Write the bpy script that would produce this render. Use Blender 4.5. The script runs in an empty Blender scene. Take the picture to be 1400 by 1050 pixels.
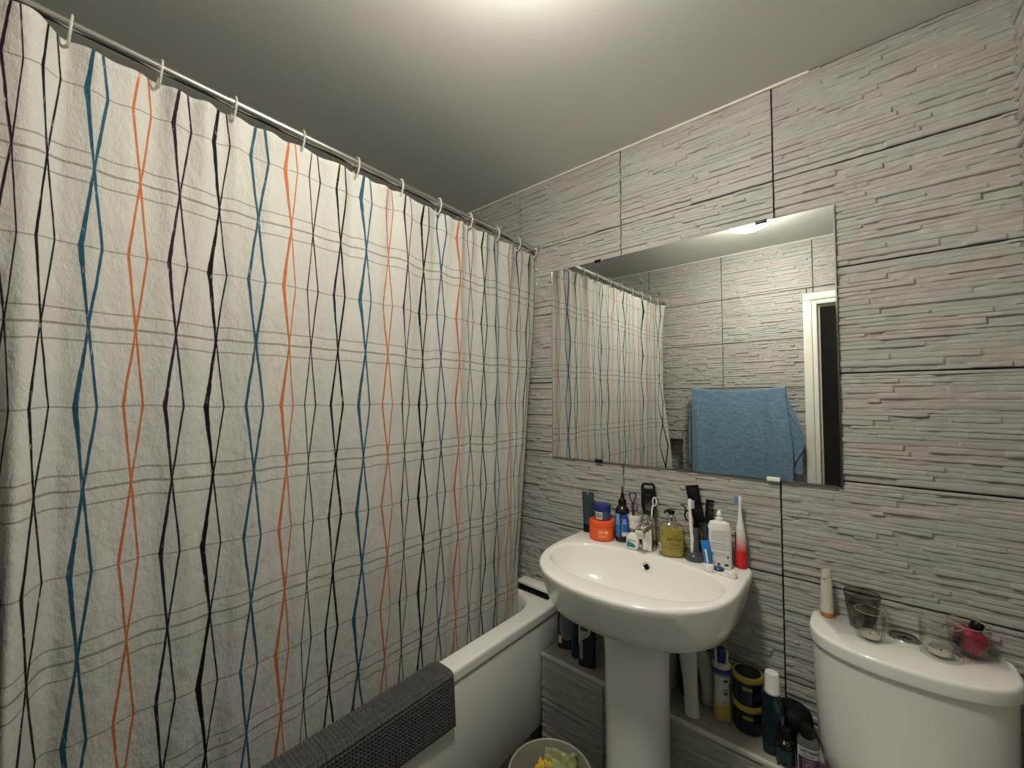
import bpy, math, random
from math import sin, cos, pi, radians, exp
from mathutils import Matrix, Vector, noise

SC = bpy.context.scene
COL = SC.collection
# ------------------------------------------------------------------ camera, light, exposure
cam_d = bpy.data.cameras.new('camera')
cam_d.sensor_fit = 'HORIZONTAL'
cam_d.sensor_width = 36.0
cam_d.lens = 36.0 * 566.76 / 1400.0
cam_d.clip_start = 0.01
cam = bpy.data.objects.new('camera', cam_d)
COL.objects.link(cam)
YAW, PIT, ROL = -0.70218, 0.03633, -0.00142
fw = Vector((sin(YAW) * cos(PIT), cos(YAW) * cos(PIT), sin(PIT)))
rt = Vector((cos(YAW), -sin(YAW), 0))
up = rt.cross(fw)
r2 = cos(ROL) * rt + sin(ROL) * up
u2 = -sin(ROL) * rt + cos(ROL) * up
M3 = Matrix((r2, u2, -fw)).transposed()
cam.matrix_world = Matrix.Translation((0.699, -1.482, 1.359)) @ M3.to_4x4()
SC.camera = cam

world = bpy.data.worlds.new('world')
SC.world = world
world.use_nodes = True
world.node_tree.nodes['Background'].inputs[0].default_value = (0.9, 0.95, 1.0, 1)
world.node_tree.nodes['Background'].inputs[1].default_value = 0.02
SC.view_settings.view_transform = 'Standard'
SC.view_settings.look = 'None'
SC.view_settings.gamma = 1.0
SC.view_settings.use_curve_mapping = False
SC.view_settings.exposure = 0.0
LAMP_STRENGTH = 113.0
LAMP_COLOR = (1.0, 0.955, 0.825)
LAMP_POS = (0.27, -0.95)
CEIL = 2.329


# ------------------------------------------------------------------ material helpers
def mat(name, color=(.8, .8, .8), rough=.5, metal=0., spec=.5, trans=0., ior=1.45, coat=0., bump=None, alpha=1., emit=None, sheen=0., vary=None):
    m = bpy.data.materials.new(name)
    m.use_nodes = True
    nt = m.node_tree
    b = nt.nodes['Principled BSDF']
    b.inputs['Base Color'].default_value = (*color, 1)
    b.inputs['Roughness'].default_value = rough
    b.inputs['Metallic'].default_value = metal
    b.inputs['Specular IOR Level'].default_value = spec
    b.inputs['Transmission Weight'].default_value = trans
    b.inputs['IOR'].default_value = ior
    b.inputs['Coat Weight'].default_value = coat
    b.inputs['Coat Roughness'].default_value = .05
    b.inputs['Sheen Weight'].default_value = sheen
    if emit:
        b.inputs['Emission Color'].default_value = (*emit[0], 1)
        b.inputs['Emission Strength'].default_value = emit[1]
    tc = nt.nodes.new('ShaderNodeTexCoord')
    if vary:   # subtle procedural tone variation: (scale, amount)
        n = nt.nodes.new('ShaderNodeTexNoise')
        n.inputs['Scale'].default_value = vary[0]
        nt.links.new(tc.outputs['Object'], n.inputs['Vector'])
        mix = nt.nodes.new('ShaderNodeMix')
        mix.data_type = 'RGBA'
        a = vary[1]
        mix.inputs['A'].default_value = (*[max(0, c * (1 - a)) for c in color], 1)
        mix.inputs['B'].default_value = (*[min(1, c * (1 + a)) for c in color], 1)
        nt.links.new(n.outputs['Fac'], mix.inputs['Factor'])
        nt.links.new(mix.outputs['Result'], b.inputs['Base Color'])
    if bump:   # (scale, strength, distance)
        n = nt.nodes.new('ShaderNodeTexNoise')
        n.inputs['Scale'].default_value = bump[0]
        n.inputs['Detail'].default_value = 5
        nt.links.new(tc.outputs['Object'], n.inputs['Vector'])
        bp = nt.nodes.new('ShaderNodeBump')
        bp.inputs['Strength'].default_value = bump[1]
        bp.inputs['Distance'].default_value = bump[2]
        nt.links.new(n.outputs['Fac'], bp.inputs['Height'])
        nt.links.new(bp.outputs['Normal'], b.inputs['Normal'])
    return m


class E:
    """tiny expression builder for Math nodes"""
    nt = None

    def __init__(s, sock): s.s = sock

    @staticmethod
    def op(o, *a):
        n = E.nt.nodes.new('ShaderNodeMath')
        n.operation = o
        for i, x in enumerate(a):
            if isinstance(x, E): E.nt.links.new(x.s, n.inputs[i])
            else: n.inputs[i].default_value = x
        return E(n.outputs[0])

    def __add__(s, o): return E.op('ADD', s, o)
    __radd__ = __add__
    def __sub__(s, o): return E.op('SUBTRACT', s, o)
    def __rsub__(s, o): return E.op('SUBTRACT', o, s)
    def __mul__(s, o): return E.op('MULTIPLY', s, o)
    __rmul__ = __mul__
    def __truediv__(s, o): return E.op('DIVIDE', s, o)
    def abs(s): return E.op('ABSOLUTE', s)
    def fract(s): return E.op('FRACT', s)
    def floor(s): return E.op('FLOOR', s)
    def max(s, o): return E.op('MAXIMUM', s, o)
    def min(s, o): return E.op('MINIMUM', s, o)
    def less(s, o, w):   # 1 where s<o with a soft edge w
        n = E.nt.nodes.new('ShaderNodeMapRange')
        n.clamp = True
        E.nt.links.new((s - o).s, n.inputs['Value'])
        n.inputs['From Min'].default_value = -w
        n.inputs['From Max'].default_value = w
        n.inputs['To Min'].default_value = 1
        n.inputs['To Max'].default_value = 0
        return E(n.outputs['Result'])


def noise_node(nt, vec, scale, detail=3., rough=.5, sx=(1, 1, 1)):
    mp = nt.nodes.new('ShaderNodeMapping')
    mp.inputs['Scale'].default_value = sx
    nt.links.new(vec, mp.inputs['Vector'])
    n = nt.nodes.new('ShaderNodeTexNoise')
    n.inputs['Scale'].default_value = scale
    n.inputs['Detail'].default_value = detail
    n.inputs['Roughness'].default_value = rough
    nt.links.new(mp.outputs['Vector'], n.inputs['Vector'])
    return n


def tile_material(name, c0, c1, rough=.36, bump=.5, ax=(1, 1, 1)):
    m = mat(name, c0, rough)
    nt = m.node_tree
    b = nt.nodes['Principled BSDF']
    tc = nt.nodes.new('ShaderNodeTexCoord')
    oi = nt.nodes.new('ShaderNodeObjectInfo')
    add = nt.nodes.new('ShaderNodeVectorMath')
    add.operation = 'ADD'
    sc = nt.nodes.new('ShaderNodeVectorMath')
    sc.operation = 'SCALE'
    sc.inputs['Scale'].default_value = 7.0
    comb = nt.nodes.new('ShaderNodeCombineXYZ')
    for i in range(3): nt.links.new(oi.outputs['Random'], comb.inputs[i])
    nt.links.new(comb.outputs[0], sc.inputs[0])
    nt.links.new(tc.outputs['Object'], add.inputs[0])
    nt.links.new(sc.outputs[0], add.inputs[1])
    v = add.outputs[0]
    n1 = noise_node(nt, v, 1.0, 4, .6, (9 * ax[0], 9 * ax[1], 75 * ax[2]))
    n2 = noise_node(nt, v, 1.0, 5, .6, (28 * ax[0], 28 * ax[1], 330 * ax[2]))
    n3 = noise_node(nt, v, 3.5, 2)
    E.nt = nt
    f = (E(n1.outputs['Fac']) * .6 + E(n2.outputs['Fac']) * .35 + E(n3.outputs['Fac']) * .25)
    rmp = nt.nodes.new('ShaderNodeValToRGB')
    rmp.color_ramp.elements[0].position = .38
    rmp.color_ramp.elements[1].position = .80
    rmp.color_ramp.elements[0].color = (*c0, 1)
    rmp.color_ramp.elements[1].color = (*c1, 1)
    nt.links.new(f.s, rmp.inputs[0])
    # faint warm / cool drift inside a tile
    mix = nt.nodes.new('ShaderNodeMix')
    mix.data_type = 'RGBA'
    mix.blend_type = 'MULTIPLY'
    n4 = noise_node(nt, v, 5.0, 2, .5, (1, 1, 4))
    r2_ = nt.nodes.new('ShaderNodeValToRGB')
    r2_.color_ramp.elements[0].color = (1.02, .99, .985, 1)
    r2_.color_ramp.elements[1].color = (.97, 1.0, .99, 1)
    r2_.color_ramp.elements[0].position = .42
    r2_.color_ramp.elements[1].position = .58
    nt.links.new(n4.outputs['Fac'], r2_.inputs[0])
    mix.inputs['Factor'].default_value = 1
    nt.links.new(rmp.outputs[0], mix.inputs['A'])
    nt.links.new(r2_.outputs[0], mix.inputs['B'])
    nt.links.new(mix.outputs['Result'], b.inputs['Base Color'])
    bp = nt.nodes.new('ShaderNodeBump')
    bp.inputs['Strength'].default_value = bump
    bp.inputs['Distance'].default_value = .003
    n5 = noise_node(nt, v, 1.0, 6, .65, (40, 40, 260))
    n6 = noise_node(nt, v, 110., 4, .6, (1, 1, 1.6))
    h = E(n5.outputs['Fac']) * .7 + E(n6.outputs['Fac']) * .5
    nt.links.new(h.s, bp.inputs['Height'])
    nt.links.new(bp.outputs['Normal'], b.inputs['Normal'])
    return m


def thin_glass(name, tint, edge=(.25, .24, .22), gloss=.08, opac=.10):
    """thin clear glass: transparent body, glossy surface, darker towards grazing angles"""
    m = bpy.data.materials.new(name)
    m.use_nodes = True
    nt = m.node_tree
    nt.nodes.clear()
    out = nt.nodes.new('ShaderNodeOutputMaterial')
    tr = nt.nodes.new('ShaderNodeBsdfTransparent')
    gl = nt.nodes.new('ShaderNodeBsdfGlossy')
    gl.inputs['Roughness'].default_value = .03
    lw = nt.nodes.new('ShaderNodeLayerWeight')
    lw.inputs['Blend'].default_value = .35
    mixc = nt.nodes.new('ShaderNodeMix')
    mixc.data_type = 'RGBA'
    mixc.inputs['A'].default_value = (*tint, 1)
    mixc.inputs['B'].default_value = (*[t * e for t, e in zip(tint, edge)], 1)
    E.nt = nt
    fac = E(lw.outputs['Facing'])
    f3 = fac * fac * fac
    nt.links.new(f3.s, mixc.inputs['Factor'])
    nt.links.new(mixc.outputs['Result'], tr.inputs['Color'])
    ms = nt.nodes.new('ShaderNodeMixShader')
    nt.links.new((f3 * .45 + gloss).s, ms.inputs[0])
    nt.links.new(tr.outputs[0], ms.inputs[1])
    nt.links.new(gl.outputs[0], ms.inputs[2])
    nt.links.new(ms.outputs[0], out.inputs[0])
    return m


# ------------------------------------------------------------------ mesh helpers
class MB:
    def __init__(s): s.v = []; s.f = []

    def grid(s, rows, close_u=False, cap0=False, cap1=False):
        """rows: list of equally long rings / lines of points"""
        n = len(rows[0])
        base = len(s.v)
        for r in rows: s.v.extend([tuple(p) for p in r])
        for i in range(len(rows) - 1):
            for j in range(n if close_u else n - 1):
                a = base + i * n + j
                b = base + i * n + (j + 1) % n
                s.f.append((a, b, b + n, a + n))
        if cap0: s.f.append(tuple(base + j for j in range(n))[::-1])
        if cap1: s.f.append(tuple(base + (len(rows) - 1) * n + j for j in range(n)))
        return s

    def lathe(s, prof, seg=32, c=(0, 0, 0), cap=True):
        rows = [[(c[0] + r * cos(2 * pi * k / seg), c[1] + r * sin(2 * pi * k / seg), c[2] + z) for k in range(seg)] for r, z in prof]
        return s.grid(rows, True, cap, cap)

    def loft(s, secs, seg=40, cap=True):
        """secs: (z, cx, cy, hx, hy, n) superellipse sections"""
        rows = []
        for z, cx, cy, hx, hy, n in secs:
            rows.append([(cx + hx * spow(cos(2 * pi * k / seg), 2 / n), cy + hy * spow(sin(2 * pi * k / seg), 2 / n), z) for k in range(seg)])
        return s.grid(rows, True, cap, cap)

    def tube(s, pts, r, seg=10, flat=1.0, closed=False):
        pts = [Vector(p) for p in pts]
        rad = r if isinstance(r, (list, tuple)) else [r] * len(pts)
        rows = []
        n = len(pts)
        prev = None
        for i, p in enumerate(pts):
            if closed: t = pts[(i + 1) % n] - pts[i - 1]
            else: t = pts[min(i + 1, n - 1)] - pts[max(i - 1, 0)]
            t.normalize()
            if prev is None:
                a = Vector((0, 0, 1)) if abs(t.z) < .9 else Vector((0, 1, 0))
                nrm = (a - t * a.dot(t)).normalized()
            else:
                nrm = (prev - t * prev.dot(t)).normalized()
            prev = nrm
            bi = t.cross(nrm)
            rows.append([p + rad[i] * (cos(2 * pi * k / seg) * nrm + flat * sin(2 * pi * k / seg) * bi) for k in range(seg)])
        if closed: rows.append(rows[0]); return s.grid(rows, True)
        return s.grid(rows, True, True, True)

    def box(s, a, b, bev=0.):
        (x0, y0, z0), (x1, y1, z1) = a, b
        if bev <= 0:
            base = len(s.v)
            s.v += [(x0, y0, z0), (x1, y0, z0), (x1, y1, z0), (x0, y1, z0), (x0, y0, z1), (x1, y0, z1), (x1, y1, z1), (x0, y1, z1)]
            s.f += [tuple(base + i for i in q) for q in ((0, 3, 2, 1), (4, 5, 6, 7), (0, 1, 5, 4), (1, 2, 6, 5), (2, 3, 7, 6), (3, 0, 4, 7))]
            return s
        cx, cy, hx, hy = (x0 + x1) / 2, (y0 + y1) / 2, (x1 - x0) / 2, (y1 - y0) / 2
        rows = []
        def ring(z, ins):
            pts = []
            for qx, qy, a0 in ((1, 1, 0), (-1, 1, 90), (-1, -1, 180), (1, -1, 270)):
                for k in range(4):
                    an = radians(a0 + k * 30)
                    pts.append((cx + qx * (hx - bev) + (bev - ins) * cos(an), cy + qy * (hy - bev) + (bev - ins) * sin(an), z))
            return pts
        for k in range(4): rows.append(ring(z0 + bev * (1 - sin(k * pi / 6)), bev * (1 - cos(k * pi / 6))) if False else ring(z0 + bev * (1 - sin(radians(30 * k))), bev * (1 - cos(radians(30 * k)))))
        rows = []
        for k in range(4):
            an = radians(30 * k)
            rows.append(ring(z0 + bev * (1 - sin(an)), bev * (1 - cos(an)) if False else bev * (1 - sin(an + 0)) * 0 + bev * (1 - sin(an)) * .999 if k < 3 else 0))
        for k in range(4):
            an = radians(30 * k)
            rows.append(ring(z1 - bev * (1 - cos(an)) if k else z1 - bev, 0 if k == 0 else bev * (1 - cos(an)) * .999))
        # simple, clean three-step rounding
        rows = [ring(z0, bev * .999), ring(z0 + bev * .3, bev * .3), ring(z0 + bev, 0), ring(z1 - bev, 0), ring(z1 - bev * .3, bev * .3), ring(z1, bev * .999)]
        return s.grid(rows, True, True, True)

    def xf(s, m, start=0):
        for i in range(start, len(s.v)): s.v[i] = tuple(m @ Vector(s.v[i]))
        return s

    def mesh(s, name, mt=None, sharp=35, smooth=True):
        me = bpy.data.meshes.new(name)
        me.from_pydata(s.v, [], s.f)
        me.validate()
        if smooth:
            me.polygons.foreach_set('use_smooth', [True] * len(me.polygons))
            me.set_sharp_from_angle(angle=radians(sharp))
        if mt: me.materials.append(mt)
        me.update()
        return me

    def build(s, name, mt, parent=None, sharp=35, smooth=True):
        return link(name, s.mesh(name, mt, sharp, smooth), parent)


def spow(a, p): return math.copysign(abs(a) ** p, a)


def link(name, data, parent=None):
    o = bpy.data.objects.new(name, data)
    COL.objects.link(o)
    if parent: o.parent = parent
    return o


def tag(o, label, cat, group=None):
    o['label'] = label
    o['category'] = cat
    if group: o['group'] = group
    return o


def thing(name, label, cat, loc=(0, 0, 0), rz=0., group=None):
    o = bpy.data.objects.new(name, None)
    o.empty_display_size = .03
    COL.objects.link(o)
    o.location = loc
    o.rotation_euler = (0, 0, radians(rz))
    return tag(o, label, cat, group)


def struct(o):
    o['kind'] = 'structure'
    return o


def arc_patch(r, a0, a1, z0, z1, ry=None, seg=14, n=2.0):
    """label printed on a (superelliptic) bottle side, angles in degrees, 0 = +x"""
    ry = ry or r
    rows = []
    for z in (z0, z1):
        rows.append([(r * spow(cos(radians(a0 + (a1 - a0) * k / seg)), 2 / n), ry * spow(sin(radians(a0 + (a1 - a0) * k / seg)), 2 / n), z) for k in range(seg + 1)])
    return MB().grid(rows)


def text_verts(txt, size):
    cu = bpy.data.curves.new('lettering', 'FONT')
    cu.body = txt
    cu.size = size
    cu.align_x = 'CENTER'
    cu.resolution_u = 2
    cu.offset = size * .02
    o = bpy.data.objects.new('lettering', cu)
    COL.objects.link(o)
    dg = bpy.context.evaluated_depsgraph_get()
    me = bpy.data.meshes.new_from_object(o.evaluated_get(dg))
    vs = [v.co.copy() for v in me.vertices]
    fs = [tuple(p.vertices) for p in me.polygons]
    bpy.data.objects.remove(o)
    bpy.data.curves.remove(cu)
    bpy.data.meshes.remove(me)
    return vs, fs


def lettering(txt, size, parent, mt, r=None, ang=-90., z=0., ry=None, flat_y=None, x=0., name='lettering', n=2.0):
    """lettering wrapped round a bottle of radius r, centred at angle ang, or flat on a plane y = flat_y"""
    vs, fs = text_verts(txt, size)
    b = MB()
    for v in vs:
        if flat_y is not None: b.v.append((x + v.x, flat_y, z + v.y))
        else:
            rr = max(r, ry or r)
            a = radians(ang) + v.x / rr
            b.v.append((r * spow(cos(a), 2 / n), (ry or r) * spow(sin(a), 2 / n), z + v.y))
    b.f = fs
    o = b.build(name, mt, parent, smooth=False)
    o['kind'] = 'stuff'
    return o


# ------------------------------------------------------------------ materials
TILE = tile_material('wall_tile_stone', (.335, .322, .302), (.50, .485, .46), bump=.75)
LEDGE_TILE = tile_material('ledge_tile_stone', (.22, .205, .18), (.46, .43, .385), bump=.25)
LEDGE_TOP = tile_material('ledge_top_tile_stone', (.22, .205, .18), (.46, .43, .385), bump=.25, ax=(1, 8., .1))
GROUT = mat('grout_grey', (.055, .05, .045), .9, bump=(300, .3, .001))
CEILM = mat('ceiling_satin_paint', (.74, .735, .70), .42, spec=.4, vary=(2, .02), bump=(60, .05, .002))
WHITEBEAD = mat('white_sealant', (.75, .73, .68), .4, vary=(20, .05))
PORC = mat('white_porcelain', (.88, .87, .83), .12, spec=.55, coat=.4, vary=(3, .015))
ACRYL = mat('white_acrylic', (.85, .84, .80), .18, spec=.5, coat=.2, vary=(3, .02))
PANEL = mat('bath_panel_white', (.78, .77, .73), .28, vary=(3, .03))
CHROME = mat('chrome', (.82, .82, .80), .10, metal=1., vary=(8, .04))
STEEL = mat('brushed_steel', (.60, .59, .56), .22, metal=1., vary=(30, .08))
MIRROR = mat('mirror_silver', (.83, .85, .83), .0, metal=1.)
MIRROR.node_tree.nodes['Principled BSDF'].inputs['Roughness'].default_value = 0.004
DARKEDGE = mat('mirror_edge_dark', (.07, .07, .065), .4, vary=(20, .2))
BLACK = mat('black_plastic', (.006, .006, .007), .33, spec=.25, vary=(30, .2))
BLACKM = mat('black_matt', (.005, .005, .005), .6, spec=.2, bump=(200, .2, .001))
WHITEP = mat('white_plastic', (.80, .79, .76), .3, vary=(15, .03))
PALEP = mat('pale_plastic', (.66, .65, .61), .35, vary=(12, .04))
BLUEP = mat('blue_plastic', (.014, .03, .17), .28, vary=(15, .1))
PAINTW = mat('white_gloss_paint', (.78, .77, .70), .3, vary=(4, .02))
CLEAR = thin_glass('clear_glass', (.985, .985, .975), edge=(.62, .61, .58), gloss=.04)
SMOKE = thin_glass('smoked_glass', (.76, .73, .70), gloss=.03)
PINKG = thin_glass('rose_tinted_glass', (.98, .96, .955), edge=(.6, .58, .55), gloss=.025)
PLASTICC = thin_glass('clear_plastic', (.95, .95, .92), edge=(.5, .49, .46), gloss=.05)


# ------------------------------------------------------------------ stone relief tiles
def relief(variant, w, h, x0, x1, z0, z1):
    """moulded split-stone face of a w x h tile, cropped to [x0,x1] x [z0,z1]; the face looks to -y"""
    rnd = random.Random(900 + variant)
    rows = []
    z = 0.
    while z < h - .004:
        hh = rnd.uniform(.008, .0175)
        if h - z - hh < .006: hh = h - z
        segs = []
        x = -rnd.uniform(0, .12)
        while x < w + .02:
            L = rnd.choice((.03, .05, .07, .10, .14, .20)) * rnd.uniform(.8, 1.3)
            segs.append((x, x + L, rnd.choice((-.0062, -.0046, -.0032, -.002, -.001, .0002)), rnd.uniform(-.0018, .0018), rnd.random() < .35))
            x += L
        rows.append((z, z + hh, segs))
        z += hh
    nx = max(2, int((x1 - x0) / .0052))
    xs = [x0 + (x1 - x0) * i / nx for i in range(nx + 1)]

    def depth(segs, x, zz, jag):
        for a, b_, d, tilt, rough in segs:
            if a <= x < b_:
                t = (x - a) / (b_ - a)
                q = noise.noise(Vector((x * 38, zz * 90, variant * 7.3 + 1))) * (.0018 if not rough else .0040)
                return d + tilt * (t - .5) + q
        return 0.
    lines = []
    for za, zb, segs in rows:
        if zb <= z0 + 1e-5 or za >= z1 - 1e-5: continue
        a, b_ = max(za, z0), min(zb, z1)
        wob = .0011
        for fr in (0.03, .22, .55, .80, .97):
            zz = a + (b_ - a) * fr
            ln = []
            for x in xs:
                d = depth(segs, x, za, 0)
                if fr == .03: d = d * .75 + .0008
                elif fr == .97: d = d * .92 + .0002
                zq = zz
                if fr < .3 and a > z0: zq += wob * noise.noise(Vector((x * 22, za * 60, variant)))
                if fr > .7 and b_ < z1: zq += wob * noise.noise(Vector((x * 22, zb * 60, variant)))
                ln.append((x - x0, d, zq - z0))
            lines.append(ln)
    H = z1 - z0
    first = [(x - x0, .0015, 0.0) for x in xs]
    last = [(x - x0, .0015, H) for x in xs]
    back0 = [(p[0], .012, 0.0) for p in first]
    back1 = [(p[0], .012, H) for p in last]
    allr = [back0, first] + lines + [last, back1]
    # side returns
    full = [[(0, .012, r[0][2])] + r + [(x1 - x0, .012, r[-1][2])] for r in allr]
    b = MB().grid(full)
    return b.mesh('tile', TILE, sharp=28)


_tcache = {}
TW, TH, GJ = .504, .300, .0048


def tile_mesh(variant, x0, x1, z0, z1):
    k = (variant, round(x0, 3), round(x1, 3), round(z0, 3), round(z1, 3))
    if k not in _tcache: _tcache[k] = relief(variant, TW, TH, x0, x1, z0, z1)
    return _tcache[k]


def tile_wall(parent, mtx, u_edges, z_edges, holes=(), seed=0):
    """tiles over a grid; holes = (u0,u1,z0,z1) openings left free; every tile piece is one object"""
    rnd = random.Random(seed)
    for i in range(len(u_edges) - 1):
        for j in range(len(z_edges) - 1):
            cell = [(u_edges[i], u_edges[i + 1], z_edges[j], z_edges[j + 1])]
            for h in holes:
                nxt = []
                for a, b, c, d in cell:
                    if h[0] >= b or h[1] <= a or h[2] >= d or h[3] <= c:
                        nxt.append((a, b, c, d)); continue
                    if h[0] > a: nxt.append((a, h[0], c, d))
                    if h[1] < b: nxt.append((h[1], b, c, d))
                    m0, m1 = max(a, h[0]), min(b, h[1])
                    if h[2] > c: nxt.append((m0, m1, c, h[2]))
                    if h[3] < d: nxt.append((m0, m1, h[3], d))
                cell = nxt
            var = rnd.randrange(5)
            for a, b, c, d in cell:
                if b - a < .012 or d - c < .012: continue
                ou, oz = max(0., min(a - u_edges[i], TW - (b - a))), max(0, min(c - z_edges[j], TH - (d - c)))
                wdt = min(b - a - GJ, TW - ou)
                hgt = min(d - c - GJ, TH - oz)
                me = tile_mesh(var, ou, ou + wdt, oz, oz + hgt)
                o = link('tile', me, parent)
                o.matrix_world = mtx @ Matrix.Translation((a + GJ / 2, 0, c + GJ / 2))


def wallslab(name, a, b, mt=GROUT):
    return struct(MB().box(a, b).build(name, mt, None, smooth=False))


ZE = [.0, .23, .53, .83, 1.13, 1.43, 1.73, 2.03, CEIL]
XL, XR, YB = -.98, 1.27, -1.606
# ------------------------------------------------------------------ the room
floor = struct(MB().box((XL - .1, -1.75, -.06), (XR + .1, .11, -.012)).build('floor', GROUT, None, smooth=False))
FT = mat('floor_tile_grey', (.16, .15, .135), .4, vary=(6, .12), bump=(80, .1, .001))
fme = MB().box((0, 0, -.012), (.297, .297, 0), .002).mesh('tile', FT)
for i in range(5):
    for j in range(6):
        o = link('tile', fme, floor)
        o.location = (-.25 + .3 * i, -1.606 + .3 * j - .19, 0)
ceiling = struct(MB().box((XL - .1, -1.72, CEIL), (XR + .1, .11, CEIL + .06)).build('ceiling', CEILM, None, smooth=False))
wb = wallslab('wall_back', (XL - .1, .0062, -.06), (XR + .1, .11, CEIL))
tile_wall(wb, Matrix.Identity(4), [XL, -.503, .0, .504, .9975], ZE[1:], seed=4)
wo = bpy.data.objects.new('wall_opposite', None)
NICHE = (-.80, -.293, .62, 1.066)
DOOR = (.452, 1.252, 0., 1.978)
mb = MB()
YO = YB - .0062
mb.box((XL - .1, YO - .1, -.06), (NICHE[0], YO, CEIL)).box((NICHE[0], YO - .1, -.06), (NICHE[1], YO, NICHE[2])).box((NICHE[0], YO - .1, NICHE[3]), (NICHE[1], YO, CEIL))
mb.box((NICHE[1], YO - .1, -.06), (DOOR[0], YO, CEIL)).box((DOOR[0], YO - .1, DOOR[3]), (XR + .1, YO, CEIL)).box((DOOR[1], YO - .1, -.06), (XR + .1, YO, DOOR[3]))
mb.box((NICHE[0], YO - .1, NICHE[2]), (NICHE[1], YO - .085, NICHE[3]))
wo = struct(mb.build('wall_opposite', GROUT, None, smooth=False))
mo = Matrix.Translation((0, YB, 0)) @ Matrix.Rotation(pi, 4, 'Z')     # local u runs to -x, face looks to +y
tile_wall(wo, mo, [-XR, -.989, -.485, .019, .523, .98], ZE, holes=[(-DOOR[1], -DOOR[0], -1, DOOR[3]), (-NICHE[1], -NICHE[0], NICHE[2], NICHE[3])], seed=11)
# tiles lining the niche back
tile_wall(wo, Matrix.Translation((0, YB - .079, 0)) @ Matrix.Rotation(pi, 4, 'Z'), [.295, .545, .798], [.63, .83, 1.06], seed=2)
wl = wallslab('wall_left', (XL - .1, -1.72, -.06), (XL - .0062, .11, CEIL))
ml = Matrix.Translation((XL, 0, 0)) @ Matrix.Rotation(radians(90), 4, 'Z')
tile_wall(wl, ml, [-1.604, -1.512, -1.008, -.504, -.002], ZE[2:], seed=21)
wr = MB().box((.9992, -.26, -.06), (XR + .1, .006, CEIL)).box((XR + .0062, -1.72, -.06), (XR + .1, -.26, CEIL))
wr = struct(wr.build('wall_right', GROUT, None, smooth=False))
mr = Matrix.Translation((.993, 0, 0)) @ Matrix.Rotation(radians(-90), 4, 'Z')
tile_wall(wr, mr, [.001, .262], ZE, seed=31)
tile_wall(wr, Matrix.Translation((0, -.2662, 0)), [.993, XR], ZE, seed=33)
tile_wall(wr, Matrix.Translation((XR, 0, 0)) @ Matrix.Rotation(radians(-90), 4, 'Z'), [.27, .504, 1.008, 1.512, 1.604], ZE, seed=37)
# white bead where tiles meet the ceiling
def bead(name, a, b):
    return struct(MB().tube([a, b], .0045, 8).build(name, WHITEBEAD))
bead('trim_1', (XL, -.004, CEIL - .003), (.60, -.004, CEIL - .003))
bead('trim_2', (XL, YB + .004, CEIL - .003), (XR, YB + .004, CEIL - .003))
bead('trim_3', (XL + .004, YB, CEIL - .003), (XL + .004, 0, CEIL - .003))

# tiled ledge (boxed pipes) along the back wall
LZ, LY = .395, -.18
lg = struct(MB().box((-.262, LY + .0115, .0), (.990, -.0, LZ - .008)).build('trim_ledge', GROUT, None, smooth=False))


def flat_tile(parent, a, b, mt=LEDGE_TILE):
    return MB().box(a, b, .0015).build('tile', mt, parent)


xe = [-.260, .0, .504, .988]
for i in range(3):
    a, b = xe[i] + .0015, xe[i + 1] - .0015
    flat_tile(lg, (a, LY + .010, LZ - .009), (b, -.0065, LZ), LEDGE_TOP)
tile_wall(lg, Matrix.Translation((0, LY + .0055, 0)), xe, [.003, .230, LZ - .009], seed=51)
MB().box((-.260, LY - .0015, LZ - .011), (.988, LY + .010, LZ + .001), .002).build('edge_trim', mat('edge_trim_pale', (.62, .60, .55), .35, vary=(10, .05)), lg)

# door in the opposite wall, seen in the mirror, with a dark hall behind
df = struct(bpy.data.objects.new('door_1', None))
COL.objects.link(df)
df.location = (.85, YB, 0)
X0 = .433 - .85
fr = MB()
for sx in (-1, 1):
    x0, x1 = (X0, X0 + .043) if sx < 0 else (-X0 - .043, -X0)
    fr.box((x0, -.004, 0), (x1, .016, 1.951), .003)
fr.box((X0, -.004, 1.951), (-X0, .016, 1.994), .003)
fr.build('architrave', PAINTW, df)
jb = MB()
jb.box((X0 + .043, -.11, 0), (X0 + .067, .008, 1.951), .002).box((-X0 - .067, -.11, 0), (-X0 - .043, .008, 1.951), .002).box((X0 + .067, -.11, 1.925), (-X0 - .067, .008, 1.951), .002)
jb.build('door_lining', PAINTW, df)
st = MB()
st.box((X0 + .067, -.06, 0), (X0 + .080, -.02, 1.925), .002).box((-X0 - .080, -.06, 0), (-X0 - .067, -.02, 1.925), .002).box((X0 + .080, -.06, 1.912), (-X0 - .080, -.02, 1.925), .002)
st.build('door_stop', PAINTW, df)
DOORD = mat('dark_wood_door', (.10, .092, .08), .4, vary=(4, .2))
hx_, hy_ = -X0 - .07, -.115
la = radians(228)
lm = Matrix.Translation((hx_, hy_, 0)) @ Matrix.Rotation(la, 4, 'Z')
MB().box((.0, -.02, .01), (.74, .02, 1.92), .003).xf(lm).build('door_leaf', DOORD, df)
MB().tube([(.68, -.02, 1.0), (.68, -.065, 1.0), (.67, -.07, 1.0), (.56, -.07, 1.0)], .009, 10).xf(lm).build('door_handle', BLACK, df)
MB().box((X0 + .0665, -.018, .93), (X0 + .0685, -.002, 1.05), .0008).build('strike_plate', BLACK, df)
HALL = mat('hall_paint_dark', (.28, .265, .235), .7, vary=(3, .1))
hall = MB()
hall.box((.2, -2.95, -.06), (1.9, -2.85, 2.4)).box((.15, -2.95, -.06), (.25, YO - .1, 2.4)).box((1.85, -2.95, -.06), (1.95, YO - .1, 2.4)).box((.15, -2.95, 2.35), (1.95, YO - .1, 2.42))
struct(hall.build('wall_hall', HALL, None, smooth=False))
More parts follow.
